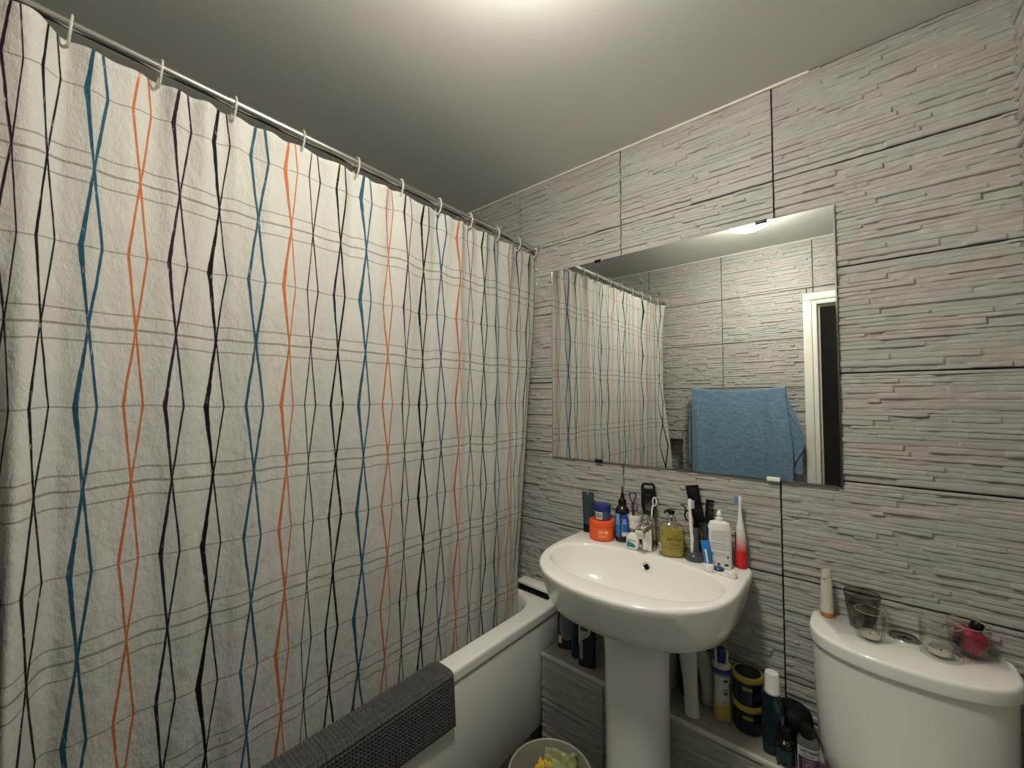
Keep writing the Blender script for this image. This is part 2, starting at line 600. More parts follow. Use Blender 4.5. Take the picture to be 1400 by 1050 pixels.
struct(MB().box((.15, -2.95, -.06), (1.95, -1.75, -.001)).build('floor_hall', HALL, None, smooth=False))
d2 = struct(bpy.data.objects.new('door_2', None))
COL.objects.link(d2)
d2.location = (1.0, -2.84, 0)
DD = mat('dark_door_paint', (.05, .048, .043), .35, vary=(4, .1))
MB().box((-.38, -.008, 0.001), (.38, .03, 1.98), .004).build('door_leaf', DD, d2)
mbp = MB()
for zz in ((.15, .85), (1.0, 1.85)):
    for xx in ((-.30, -.04), (.04, .30)): mbp.box((xx[0], .028, zz[0]), (xx[1], .038, zz[1]), .004)
mbp.build('panel_moulding', DD, d2)
MB().tube([(-.32, .03, 1.02), (-.32, .075, 1.02), (-.31, .08, 1.02), (-.21, .08, 1.02)], .009, 10).build('door_handle', BLACK, d2)

# ceiling lamp, just above the top of the frame
lamp = thing('ceiling_light', 'round flush ceiling light with an opal dome over the basin side of the room', 'light', (LAMP_POS[0], LAMP_POS[1], CEIL))
MB().lathe([(.108, 0), (.112, -.004), (.112, -.018), (.106, -.022), (.095, -.022)], 48).build('base_ring', WHITEP, lamp)
OPAL = mat('opal_dome_lit', (.9, .88, .82), .3, emit=(LAMP_COLOR, LAMP_STRENGTH))
MB().lathe([(.102, -.020), (.104, -.040), (.099, -.062), (.080, -.082), (.050, -.094), (.020, -.098), (.0005, -.0985)], 48).build('dome', OPAL, lamp)

hl = thing('ceiling_light', 'small unseen globe added to brighten the hall beyond the open doorway', 'light', (1.05, -2.45, 2.35))  # unseen fill globe, added so the hall in the mirror is not black
MB().lathe([(.05, 0), (.052, -.004), (.052, -.015), (.045, -.018)], 32).build('base_ring', WHITEP, hl)
MB().lathe([(.044, -.016), (.052, -.035), (.048, -.060), (.030, -.078), (.0005, -.083)], 32).build('dome', mat('hall_fill_globe', (.9, .88, .82), .3, emit=(LAMP_COLOR, 22.0)), hl)

# ------------------------------------------------------------------ bath
bath = thing('bathtub', 'white bathtub with a rounded rim along the left wall behind the curtain', 'bathtub', (-.62, -.80, 0))
BX0, BX1, BY0, BY1 = XL + .013, -.262, -1.592, -.013


def rrect(x0, x1, y0, y1, r, z, n=12):
    pts = []
    for cx, cy, a0 in ((x1 - r, y1 - r, 0), (x0 + r, y1 - r, 90), (x0 + r, y0 + r, 180), (x1 - r, y0 + r, 270)):
        for k in range(n + 1):
            a = radians(a0 + 90 * k / n)
            pts.append((cx + r * cos(a) + .62, cy + r * sin(a) + .80, z))
    return pts


def inset(d, r, z): return rrect(BX0 + d, BX1 - d, BY0 + d, BY1 - d, r, z)


IX0, IX1, IY0, IY1 = -.915, -.336, -1.53, -.085
def inner(d, r, z): return rrect(IX0 + d, IX1 - d, IY0 + d * 1.6, IY1 - d * 1.6, r, z)


RZ = .54
rows = [inset(.016, .012, RZ - .036), inset(.002, .012, RZ - .036), inset(.0, .012, RZ - .034), inset(.0, .012, RZ - .012), inset(.0005, .012, RZ - .008), inset(.003, .014, RZ - .003), inset(.008, .016, RZ - .0004), inset(.011, .016, RZ),
        inner(-.011, .150, RZ), inner(-.007, .147, RZ - .0006), inner(-.002, .145, RZ - .003), inner(.002, .14, RZ - .009), inner(.004, .14, RZ - .015), inner(.008, .138, RZ - .04), inner(.03, .13, .36), inner(.05, .12, .22), inner(.075, .11, .17), inner(.13, .08, .150), inner(.2, .05, .147)]
MB().grid(rows, True, False, True).build('tub', ACRYL, bath, sharp=40)
pn = MB().box((BX1 - .022 + .62, BY0 + .8, .120), (BX1 - .005 + .62, BY1 + .8, RZ - .043), .004)
pn.build('side_panel', PANEL, bath)
MB().box((BX1 - .09 + .62, BY0 + .8, .0), (BX1 - .075 + .62, BY1 + .8, .125)).build('plinth', PANEL, bath)

# ------------------------------------------------------------------ curtain rod and rings
def rodp(y): return Vector((-.408 + .004 * y, y, 2.028 - .0215 * y))


rod = thing('curtain_rod', 'brushed steel telescopic shower curtain rod running from wall to wall', 'rod', rodp(-.8))
ro = rodp(-.8)
MB().tube([rodp(-.004) - ro, rodp(-1.19) - ro], .0125, 20).build('outer_tube', STEEL, rod)
MB().tube([rodp(-1.17) - ro, rodp(-1.600) - ro], .0105, 20).build('inner_tube', STEEL, rod)
for yy, s in ((-.004, -1), (-1.602, 1)):
    e = rodp(yy) - ro
    MB().tube([e, e + Vector((0, s * .006, 0)), e + Vector((0, s * .012, 0)), e + Vector((0, s * .022, 0))], [.021, .021, .017, .0145], 24).build('end_cap', STEEL, rod)
HOOKS = [-1.442, -1.312, -1.178, -1.024, -.870, -.721, -.566, -.418, -.268, -.135, -.022]
ORD = ['eleventh', 'tenth', 'ninth', 'eighth', 'seventh', 'sixth', 'fifth', 'fourth', 'third', 'second', 'first']
RINGM = mat('clear_ring_plastic', (.86, .85, .80), .15, trans=.55, ior=1.3)
ring_me = None
for i, hy in enumerate(HOOKS):
    if ring_me is None:
        b = MB()
        pts = []
        for k in range(28):
            a = 2 * pi * k / 28
            pts.append((.0165 * cos(a), 0.002 * sin(a), -.012 + .0285 * sin(a)))
        b.tube(pts, .0024, 8, flat=1.4, closed=True)
        ring_me = b.mesh('curtain_ring', RINGM)
    o = link('curtain_ring', ring_me)
    o.location = rodp(hy)
    tag(o, 'clear plastic curtain ring on the rod, %s from the mirror wall' % ORD[i], 'curtain ring', 'clear curtain rings on the rod')

# ------------------------------------------------------------------ shower curtain
PY = [-1.505, -1.4645, -1.4045, -1.337, -1.274, -1.2, -1.124, -1.0465, -.9915, -.919, -.837, -.759, -.6945, -.6235, -.5465, -.468, -.4095, -.347, -.270, -.1915, -.121, -.052]


def pair_index(y):
    """fabric coordinate (crossing k sits at k + .5) from distance along the rod"""
    if y <= PY[0]: return .5 + (y - PY[0]) / .070
    if y >= PY[-1]: return len(PY) - .5 + (y - PY[-1]) / .072
    for k in range(len(PY) - 1):
        if PY[k] <= y <= PY[k + 1]: return k + .5 + (y - PY[k]) / (PY[k + 1] - PY[k])


def sm(a, b, x):
    t = max(0., min(1., (x - a) / (b - a)))
    return t * t * (3 - 2 * t)


def hookphase(y):
    hs = [-1.57] + HOOKS
    if y <= hs[0]: return 0.
    for k in range(len(hs) - 1):
        if hs[k] <= y <= hs[k + 1]: return (y - hs[k]) / (hs[k + 1] - hs[k])
    return 1.


NU, NV = 520, 150
Y0c, Y1c = -1.575, -.006
cv, cuv, cf = [], [], []
for j in range(NV + 1):
    tv = j / NV
    for i in range(NU + 1):
        y = Y0c + (Y1c - Y0c) * i / NU
        hp = hookphase(y)
        sag = sin(pi * hp) ** 2
        ztop = rodp(y).z - .027 - .009 * sag
        z = ztop + (.20 - ztop) * tv
        dz = ztop - z
        n1 = noise.noise(Vector((y * 5.0, 3.1, z * .35)))
        n2 = noise.noise(Vector((y * 13.0, 9.7, z * .8)))
        n3 = noise.noise(Vector((y * 30.0, 5.7, z * 2.2)))
        topf = exp(-dz / .22)
        # pleats between rings near the top, loose vertical folds further down
        fx = .010 * topf * (cos(2 * pi * hp) * -.9 + .35) + .005 * topf * sin(4 * pi * hp + 1.3 * n1 * 3)
        fx += (.012 * n1 + .0145 * n2 + .0058 * n3) * (1 - .5 * topf)
        if y < -1.442: fx += .045 * exp(-dz / .35) * sin(pi * min(1., (-1.442 - y) / .13)) ** 2
        # free near end: gathered folds towards the room
        e = sm(-1.36, -1.50, y)
        fx += .009 * e * sin((y + 1.5) * 70 + n1) * (1 - .5 * topf)
        fx += .088 * exp(-((y + 1.487) / .027) ** 2) * sm(1.75, .80, z) * sm(.62, .76, z)
        # bottom hangs inside the bath
        x = rodp(y).x + fx + (-.012) * sm(.9, .5, z)
        x = min(x, -.352) if z < .62 else x
        # near-end hem swings back and the wall end leaves the wall further down
        yy = y + (.075 * sm(1.15, .80, z) + .02 * sm(2., 1.2, z)) * sm(-1.50, -1.575, y)
        yy -= .118 * sm(2.02, .55, z) * sm(-.20, -.006, y)
        cv.append((x, yy, z))
        wav = .006 * noise.noise(Vector((y * 7, 1.0, z * 1.2))) + .004 * noise.noise(Vector((y * 21, 4.0, z)))
        cuv.append((pair_index(y), z + .016 * sag * topf + wav))
for j in range(NV):
    for i in range(NU):
        a = j * (NU + 1) + i
        cf.append((a, a + NU + 1, a + NU + 2, a + 1))
cme = bpy.data.meshes.new('shower_curtain')
cme.from_pydata(cv, [], cf)
uvl = cme.uv_layers.new(name='print')
for p in cme.polygons:
    for li in p.loop_indices:
        uvl.data[li].uv = cuv[cme.loops[li].vertex_index]
cme.polygons.foreach_set('use_smooth', [True] * len(cme.polygons))


def curtain_material():
    m = mat('curtain_printed_fabric', (.74, .725, .68), .65, spec=.10)
    nt = m.node_tree
    b = nt.nodes['Principled BSDF']
    E.nt = nt
    uv = nt.nodes.new('ShaderNodeUVMap')
    uv.uv_map = 'print'
    sep = nt.nodes.new('ShaderNodeSeparateXYZ')
    nt.links.new(uv.outputs[0], sep.inputs[0])
    U, V = E(sep.outputs[0]), E(sep.outputs[1])
    k = U.floor()
    t = U - k - .5
    wob = noise_node(nt, uv.outputs[0], 1., 2, .5, (2.3, 9, 1))
    wob2 = noise_node(nt, uv.outputs[0], 1., 3, .6, (3., 30, 1))
    s = ((V - 1.80) / .3046 + 20.).fract()
    d = (s - .5).abs() * 2.                      # 1 at the crossings, 0 where a diamond is widest
    hw = (1. - d) * .225
    t = t + (E(wob.outputs['Fac']) - .5) * .05
    # per-strand line weights
    par = (k * .37 + .11).fract()
    wl_ = .026 + par * .014 + (1. - d) * (1. - d) * .040 * par
    wr_ = .021 + ((k * .73 + .4).fract()) * .016
    wl_ = wl_ * (.55 + E(wob2.outputs['Fac']) * .8)
    wr_ = wr_ * (.55 + E(wob2.outputs['Fac']) * .8)
    left = (t + hw).abs().less(wl_, .008)
    right = (t - hw).abs().less(wr_, .008)
    ink = left.max(right)
    gap = noise_node(nt, uv.outputs[0], 1., 4, .7, (18, 26, 1))
    ink = ink * E(gap.outputs['Fac']).less(.66, .05)
    # colour by strand: purple, black, blue, orange
    idx = ((k + .5) / 4.).fract()
    rmp = nt.nodes.new('ShaderNodeValToRGB')
    cr = rmp.color_ramp
    cr.interpolation = 'CONSTANT'
    cols = [(.022, .009, .021), (.003, .003, .004), (.016, .078, .125), (.42, .120, .035)]
    cr.elements[0].position = 0
    cr.elements[0].color = (*cols[0], 1)
    cr.elements[1].position = .25
    cr.elements[1].color = (*cols[1], 1)
    for q in (2, 3):
        e_ = cr.elements.new(.25 * q)
        e_.color = (*cols[q], 1)
    nt.links.new(idx.s, rmp.inputs[0])
    # horizontal hand-drawn lines: one through the widest points, three through the crossings
    vv = s + (E(wob.outputs['Fac']) - .5) * .012
    c0 = (vv - .5).abs() * .3046
    cc = (vv - vv.op('ROUND', vv)).abs() * .3046
    single = c0.less(.0013, .0007)
    trip = cc.less(.0024, .0008).max((cc - .0285).abs().less(.0015, .0007))
    hl = single.max(trip) * E(gap.outputs['Fac']).less(.66, .06) * .72
    mix1 = nt.nodes.new('ShaderNodeMix')
    mix1.data_type = 'RGBA'
    nt.links.new(hl.s, mix1.inputs['Factor'])
    cloth = nt.nodes.new('ShaderNodeMix')
    cloth.data_type = 'RGBA'
    cloth.inputs['A'].default_value = (.45, .44, .41, 1)
    cloth.inputs['B'].default_value = (.515, .505, .47, 1)
    tc = nt.nodes.new('ShaderNodeTexCoord')
    cn = noise_node(nt, tc.outputs['Object'], 9., 4)
    nt.links.new(cn.outputs['Fac'], cloth.inputs['Factor'])
    nt.links.new(cloth.outputs['Result'], mix1.inputs['A'])
    mix1.inputs['B'].default_value = (.155, .14, .105, 1)
    mix2 = nt.nodes.new('ShaderNodeMix')
    mix2.data_type = 'RGBA'
    nt.links.new((ink * .99).s, mix2.inputs['Factor'])
    nt.links.new(mix1.outputs['Result'], mix2.inputs['A'])
    nt.links.new(rmp.outputs[0], mix2.inputs['B'])
    nt.links.new(mix2.outputs['Result'], b.inputs['Base Color'])
    # crumpled cloth
    w1 = noise_node(nt, tc.outputs['Object'], 20., 5, .62, (1, 1, .5))
    w2 = noise_node(nt, tc.outputs['Object'], 60., 3, .6, (1, 1, .6))
    bp = nt.nodes.new('ShaderNodeBump')
    bp.inputs['Strength'].default_value = .55
    bp.inputs['Distance'].default_value = .014
    nt.links.new((E(w1.outputs['Fac']) + E(w2.outputs['Fac']) * .35).s, bp.inputs['Height'])
    nt.links.new(bp.outputs['Normal'], b.inputs['Normal'])
    return m


cme.materials.append(curtain_material())
cur = tag(link('shower_curtain', cme), 'white shower curtain printed with chains of coloured diamonds hanging inside the bath', 'curtain')
so = cur.modifiers.new('thickness', 'SOLIDIFY')
so.thickness = .0007

# ------------------------------------------------------------------ bath mat over the rim
prof = []   # (x, z) from inside the bath, over the rim, down the outside
prof += [(-.345, .47), (-.345, .50), (-.3445, .525), (-.341, .538), (-.334, .5425)]
prof += [(-.31, .543), (-.285, .543), (-.270, .542), (-.261, .538), (-.2575, .529), (-.2565, .50), (-.2560, .46), (-.255, .42), (-.254, .392)]


def resample(p, step):
    out = [p[0]]
    for a, b in zip(p, p[1:]):
        L = math.hypot(b[0] - a[0], b[1] - a[1])
        n = max(1, int(round(L / step)))
        for k in range(1, n + 1): out.append((a[0] + (b[0] - a[0]) * k / n, a[1] + (b[1] - a[1]) * k / n))
    return out


pf = resample(prof, .0018)
rows = []
nY = 464
MY0, MY1 = -1.46, -.625
for q in range(nY + 1):
    y = MY1 + (MY0 - MY1) * q / nY
    ln = []
    for k, (x, z) in enumerate(pf):
        a = pf[max(0, k - 1)]
        c = pf[min(len(pf) - 1, k + 1)]
        tx, tz = c[0] - a[0], c[1] - a[1]
        L = math.hypot(tx, tz)
        nx_, nz_ = -tz / L, tx / L
        s_ = k * .0018
        edge = q < 7 or q > nY - 7 or k < 6 or k > len(pf) - 7
        h = .0020 if edge else .0066 * (abs(sin(pi * (y + 1e-4) / .0100)) * abs(sin(pi * s_ / .0100))) ** .9
        drop = max(0., .52 - z)
        ln.append((x + nx_ * h + drop * .03 * sin(y * 9), y + .03 * drop * (1 if q < nY / 2 else 0), z + nz_ * h - drop * .05 * sin(y * 4 + 3.4)))
    rows.append(ln)
MATM = mat('charcoal_mat_weave', (.072, .070, .066), .85, bump=(500, .4, .001), vary=(40, .35))
bm_ = MB().grid(rows).build('bath_mat', MATM, None, sharp=80)
tag(bm_, 'charcoal grey woven bath mat draped over the rim of the bath', 'bath mat')
so = bm_.modifiers.new('thickness', 'SOLIDIFY')
so.thickness = .0015
so.offset = 0

# dark brush with a white back at the end of the bath
br = thing('scrubbing_brush', 'white backed brush with dark bristles lying on the bath rim by the wall', 'brush', (-.38, -.050, RZ), -2)
b = MB().box((-.085, -.030, .026), (.085, .030, .040), .006)
b.build('brush_back', WHITEP, br)
b = MB()
for i in range(22):
    for j in range(7):
        x, y = -.077 + i * .0073, -.023 + j * .0077
        b.tube([(x, y, .027), (x + .001 * sin(i * 3 + j), y - .001, .0005)], .0026, 5)
b.build('bristles', BLACKM, br)['kind'] = 'stuff'

# ------------------------------------------------------------------ washbasin
SX, SZ = .1325, .84
sink = thing('washbasin', 'white pedestal washbasin with a rounded front and crowded back ledge', 'washbasin', (SX, -.25, 0))
NS = 120


def angs(): return [2 * pi * k / NS for k in range(NS)]


def outline(hx, front, back, z, n=2.35, cy=-.19):
    """D-shape: straight back at y=back, curved front reaching y=front"""
    pts = []
    for a in angs():
        c, s_ = cos(a), sin(a)
        if s_ >= 0:
            x = hx * spow(c, 2 / 14.)
            y = cy + (back - cy) * spow(s_, 2 / 14.)
        else:
            x = hx * spow(c, 2 / n)
            y = cy + (cy - front) * spow(s_, 2 / n)
        pts.append((x, y + .25, z))
    return pts


def bowl(hx, front, back, z, n=2.3):
    cy = -.245
    pts = []
    for a in angs():
        c, s_ = cos(a), sin(a)
        pts.append((hx * spow(c, 2 / n), cy + ((back - cy) if s_ >= 0 else (cy - front)) * spow(s_, 2 / n) + .25, z))
    return pts


# resample rings to matching directions so the deck has no twisted faces
def by_angle(ring, cx=0., cy=.0):
    pol = sorted((math.atan2(p[1] - cy, p[0] - cx), math.hypot(p[0] - cx, p[1] - cy)) for p in ring)
    z = ring[0][2]
    out = []
    ext = [(pol[-1][0] - 2 * pi, pol[-1][1])] + pol + [(pol[0][0] + 2 * pi, pol[0][1])]
    for k in range(NS):
        a = -pi + 2 * pi * (k + .5) / NS
        for (a0, r0), (a1, r1) in zip(ext, ext[1:]):
            if a0 <= a <= a1:
                p0 = (r0 * cos(a0), r0 * sin(a0))
                p1 = (r1 * cos(a1), r1 * sin(a1))
                # intersect the direction with the chord
                dx, dy = cos(a), sin(a)
                ex, ey = p1[0] - p0[0], p1[1] - p0[1]
                den = dx * ey - dy * ex
                t = (p0[0] * ey - p0[1] * ex) / den if abs(den) > 1e-12 else r0
                out.append((cx + t * dx, cy + t * dy, z))
                break
    return out


Wb = -.011
rings = [outline(.13, -.33, Wb - .05, .675), outline(.21, -.378, Wb, .690), outline(.256, -.418, Wb, .699), outline(.274, -.442, Wb, .714), outline(.284, -.459, Wb, .745), outline(.2925, -.474, Wb, .785), outline(.2995, -.485, Wb, .815), outline(.3010, -.488, Wb, SZ - .012),
         outline(.3010, -.488, Wb, SZ - .0085), outline(.3000, -.4865, Wb, SZ - .005), outline(.2975, -.4835, Wb, SZ - .002), outline(.294, -.4795, Wb, SZ - .0004), outline(.290, -.475, Wb - .001, SZ),
         bowl(.2760, -.423, -.110, SZ), bowl(.2735, -.4205, -.1125, SZ - .0004), bowl(.2705, -.4175, -.1155, SZ - .002), bowl(.268, -.415, -.118, SZ - .005), bowl(.266, -.413, -.120, SZ - .010), bowl(.262, -.408, -.124, SZ - .022), bowl(.252, -.396, -.132, SZ - .050), bowl(.228, -.376, -.146, SZ - .088), bowl(.18, -.34, -.168, SZ - .118), bowl(.10, -.29, -.20, SZ - .134), bowl(.03, -.255, -.235, SZ - .137)]
rings = [by_angle(r) for r in rings]
MB().grid(rings, True, True, True).build('basin', PORC, sink, sharp=70)
# pedestal
pd = MB()
pd.loft([(.0, 0.03, -.022, .102, .092, 2.4), (.05, 0.03, -.022, .096, .086, 2.4), (.15, 0.03, -.022, .090, .082, 2.4), (.40, 0.03, -.022, .089, .082, 2.4), (.62, 0.03, -.022, .092, .083, 2.4), (.70, 0.03, -.02, .105, .090, 2.4)], 48)
pd.build('pedestal', PORC, sink, sharp=50)
MB().box((-.060, .062, LZ + .003), (.070, .236, .70), .01).build('pedestal_back', PORC, sink)
# overflow ring, drain
ov = MB()
oc = Vector((.006, .1205, .803))
ax = Vector((0, -1, .30)).normalized()
e1 = Vector((1, 0, 0))
e2 = ax.cross(e1)
ov.tube([oc + .0115 * (cos(2 * pi * k / 24) * e1 + sin(2 * pi * k / 24) * e2) for k in range(24)], .0032, 8, closed=True)
ov.build('overflow_ring', CHROME, sink)
dk = MB()
dk.tube([oc - ax * .004, oc + ax * .001], .0105, 20)
dk.build('overflow_hole', BLACKM, sink)
MB().lathe([(.0005, SZ - .134), (.021, SZ - .134), (.023, SZ - .136), (.023, SZ - .139)], 28, (0, .005, 0)).build('drain', CHROME, sink)
# mixer tap
tp = thing('mixer_tap', 'chrome mixer tap with a flat lever standing on the basin deck', 'tap', (.125, -.080, SZ), 0)
b = MB().loft([(0, 0, 0, .024, .022, 4), (.004, 0, 0, .024, .022, 4), (.006, 0, 0, .020, .019, 4), (.085, 0, 0, .019, .018, 4), (.098, 0, 0, .019, .018, 4), (.101, 0, 0, .016, .015, 4)], 40)
b.build('body', CHROME, tp)
b = MB()
rws = []
for y, z, hw_, hh in ((.010, .085, .017, .013), (-.02, .086, .017, .0125), (-.05, .084, .016, .011), (-.074, .080, .0155, .0095), (-.078, .079, .013, .007)):
    rws.append([(hw_ * spow(cos(2 * pi * k / 28), .5), y, z + hh * spow(sin(2 * pi * k / 28), .5)) for k in range(28)])
b.grid(rws, True, True, True)
b.build('spout', CHROME, tp)
MB().lathe([(.011, .058), (.012, .060), (.012, .073)], 20, (0, -.062, 0)).build('aerator', STEEL, tp)
b = MB()
rws = []
for y, z, hw_, hh in ((.020, .103, .015, .004), (.0, .108, .018, .007), (-.025, .118, .018, .008), (-.048, .130, .017, .006), (-.052, .132, .014, .004)):
    rws.append([(hw_ * spow(cos(2 * pi * k / 28), .5), y, z + hh * spow(sin(2 * pi * k / 28), .5)) for k in range(28)])
b.grid(rws, True, True, True)
b.lathe([(.014, .098), (.014, .106), (.012, .110)], 20)
b.build('lever', CHROME, tp)

# ------------------------------------------------------------------ mirror
ML, MR_, MT_, MBt = -.319, .6506, 1.910, 1.1146
mi = thing('wall_mirror', 'large frameless rectangular mirror fixed on the tiled wall above the basin', 'mirror', ((ML + MR_) / 2, -.006, MBt))
w2, hM = (MR_ - ML) / 2, MT_ - MBt
MB().box((-w2, -.0055, 0), (w2, -.001, hM)).build('backing', DARKEDGE, mi, smooth=False)
b = MB()
b.v = [(-w2 + .0012, -.006, .0012), (w2 - .0012, -.006, .0012), (w2 - .0012, -.006, hM - .0012), (-w2 + .0012, -.006, hM - .0012)]
b.f = [(0, 1, 2, 3)]
b.build('glass', MIRROR, mi, smooth=False)
edg = mat('mirror_polished_edge', (.62, .63, .60), .15, metal=1., vary=(10, .05))
for nm, a, c in (('edge', (w2 - .0035, -.0066, 0), (w2, -.0008, hM)), ('edge', (-w2, -.0066, 0), (-w2 + .0025, -.0008, hM)), ('edge', (-w2, -.0066, 0), (w2, -.0008, .002))):
    MB().box(a, c).build(nm, edg, mi, smooth=False)
MB().box((.468 - .166 - .014, -.011, hM - .007), (.468 - .166 + .019, -.0005, hM + .003), .001).build('top_clip', BLACK, mi)
MB().box((.4905 - .166 - .020, -.012, -.004), (.4905 - .166 + .014, -.0005, .008), .0015).build('bottom_clip', WHITEP, mi)
MB().box((-.26 - .014, -.011, hM - .007), (-.26 + .014, -.0005, hM + .003), .001).build('top_clip', BLACK, mi)
MB().box((-.265 - .014, -.012, -.004), (-.265 + .014, -.0005, .008), .0015).build('bottom_clip', BLACK, mi)

# ------------------------------------------------------------------ things on the basin deck
Z = SZ + .0005
# green tube
t = thing('cream_tube', 'dark green squeeze tube standing on its cap at the left end of the basin', 'tube', (-.136, -.034, Z), 14)
GRN = mat('dark_green_tube', (.030, .052, .052), .38, vary=(12, .12))
MB().loft([(0, 0, 0, .0185, .0135, 2.4), (.030, 0, 0, .0185, .0135, 2.4), (.032, 0, 0, .017, .012, 2.4)], 32).build('cap', BLACK, t)
MB().loft([(.032, 0, 0, .0185, .0135, 2.2), (.06, 0, 0, .0195, .0125, 2.1), (.10, 0, 0, .0215, .008, 2), (.135, 0, 0, .0232, .003, 2), (.141, 0, 0, .0236, .0012, 2.5), (.153, 0, 0, .0238, .0010, 2.5)], 32).build('tube_body', GRN, t)
MB().box((-.018, -.0021, .139), (.018, -.0014, .146)).build('crimp', mat('crimp_grey', (.06, .08, .08), .5), t)
b = MB().box((-.001, -.0022, .145), (.001, -.0012, .153)).build('notch', WHITEP, t)
# orange jar
t = thing('orange_jar', 'orange hair cream jar with a matching lid under a smaller blue jar', 'jar', (-.058, -.068, Z), 20)
ORG = mat('orange_plastic', (.80, .105, .022), .32, vary=(8, .05))
ORD_ = mat('orange_label_dark', (.62, .05, .012), .4)
MB().lathe([(.042, 0), (.0455, .003), (.0465, .008), (.0465, .046), (.045, .049)], 48).build('jar_body', ORG, t)
MB().lathe([(.0455, .049), (.0470, .051), (.0470, .0655), (.045, .069), (.040, .0705), (.001, .0705)], 48).build('lid', ORG, t)
arc_patch(.04675, -100, -20, .012, .044).build('label', mat('orange_label', (.86, .15, .03), .4), t)
b = MB()
for k, (a0, a1, z0, z1) in enumerate(((-98, -72, .034, .037), (-98, -80, .029, .0315), (-70, -55, .030, .037), (-98, -62, .020, .0215), (-98, -66, .016, .0172))):
    pt = arc_patch(.0469, a0, a1, z0, z1)
    o = len(b.v); b.v += pt.v; b.f += [tuple(i + o for i in f) for f in pt.f]
b.build('label_print', mat('orange_print_pale', (.95, .55, .40), .5), t)
arc_patch(.0469, -30, -16, .014, .043).build('label_panel', ORD_, t)
# blue jar on top
t = thing('blue_jar', 'small jar with a navy lid and barcode label on the orange jar', 'jar', (-.056, -.066, Z + .071), 20)
MB().lathe([(.027, 0), (.030, .003), (.030, .031), (.028, .033)], 40).build('jar_body', mat('blue_grey_plastic', (.06, .085, .16), .3, vary=(10, .1)), t)
MB().lathe([(.0300, .033), (.0312, .034), (.0312, .051), (.029, .055), (.024, .0565), (.001, .0565)], 40).build('lid', BLUEP, t)
arc_patch(.0303, -135, -84, .004, .030).build('barcode_label', WHITEP, t)
b = MB()
rb = random.Random(3)
a = -130.
while a < -92:
    wd = rb.choice((1.2, 2., 3.))
    pt = arc_patch(.0305, a, a + wd, .009, .027, seg=2)
    o = len(b.v); b.v += pt.v; b.f += [tuple(i + o for i in f) for f in pt.f]
    a += wd + rb.choice((1.2, 2.2))
b.build('barcode_print', BLACK, t)
# black nozzle bottle
t = thing('nozzle_bottle', 'black applicator bottle with pointed nozzle and blue label', 'bottle', (.014, -.045, Z), 22)
MB().lathe([(.0225, 0), (.0255, .003), (.0255, .100), (.0248, .110), (.021, .121), (.013, .129), (.0125, .132)], 40).build('bottle_body', mat('black_glossy_bottle', (.008, .008, .010), .16, coat=.3, vary=(20, .2)), t)
MB().lathe([(.0145, .131), (.015, .132), (.0145, .147), (.009, .152), (.0065, .158), (.0026, .178), (.0022, .196), (.0012, .1965)], 28).build('nozzle', BLACK, t)
LB1 = mat('label_light_blue', (.16, .38, .62), .4, vary=(60, .35))
LB2 = mat('label_royal_blue', (.016, .06, .33), .4, vary=(50, .3))
LB3 = mat('label_mid_blue', (.03, .17, .50), .4, vary=(40, .3))
arc_patch(.0257, -152, -108, .018, .102).build('label_left', LB3, t)
arc_patch(.0259, -150, -112, .062, .100).build('label_corner', LB1, t)
arc_patch(.0257, -98, -18, .022, .098).build('label_front', LB3, t)
arc_patch(.0259, -96, -20, .068, .096).build('label_emblem', LB2, t)
arc_patch(.0259, -90, -40, .023, .037).build('label_foot', mat('label_white', (.70, .72, .74), .4, vary=(90, .3)), t)
b = MB()
for k in range(3):
    pt = arc_patch(.0261, -85, -62 + 6 * k, .080 - k * .006, .083 - k * .006)
    o = len(b.v); b.v += pt.v; b.f += [tuple(i + o for i in f) for f in pt.f]
b.build('label_print', mat('label_print_pale', (.55, .62, .75), .5), t)
# white rimmed cup with tools
t = thing('tool_cup', 'small brown cup with white rim holding tweezers behind the floss', 'cup', (.060, -.038, Z), 0)
t.scale = (1, 1, 1.12)
CW = mat('cup_ceramic_white', (.78, .76, .70), .25, vary=(10, .03))
MB().lathe([(.018, 0), (.020, .002), (.0225, .070), (.0232, .072)], 32).build('cup_body', mat('cup_brown_gold', (.27, .15, .055), .35, vary=(14, .25)), t)
MB().lathe([(.0232, .072), (.0255, .077), (.026, .090), (.0252, .0915), (.0242, .090), (.0236, .078), (.019, .006), (.001, .005)], 32, cap=False).build('cup_rim', CW, t)


def loop_tool(name, label, cat, base, top, width, r, mt, mt2=None):
    base, top = Vector(base), Vector(top)
    d = (top - base)
    t = thing(name, label, cat, base)
    sx = Vector((.93, .37, 0))
    L = d.length
    dn = d.normalized()
    pts = []
    for k in range(25):
        a = -pi / 2 + 2 * pi * k / 24 * .999
        pts.append(dn * (L - width * 1.25 + width * 1.25 * sin(a)) + sx * (width * cos(a) * (.55 + .45 * sin(a))))
    MB().tube(pts, r, 8).build('loop', mt, t)
    MB().tube([Vector((0, 0, 0)) - sx * .002, dn * (L - width * 2.4) - sx * .003], [.0016, r], 8).build('arm', mt2 or mt, t)
    MB().tube([Vector((0, 0, 0)) + sx * .002, dn * (L - width * 2.4) + sx * .003], [.0016, r], 8).build('arm', mt2 or mt, t)
    return t


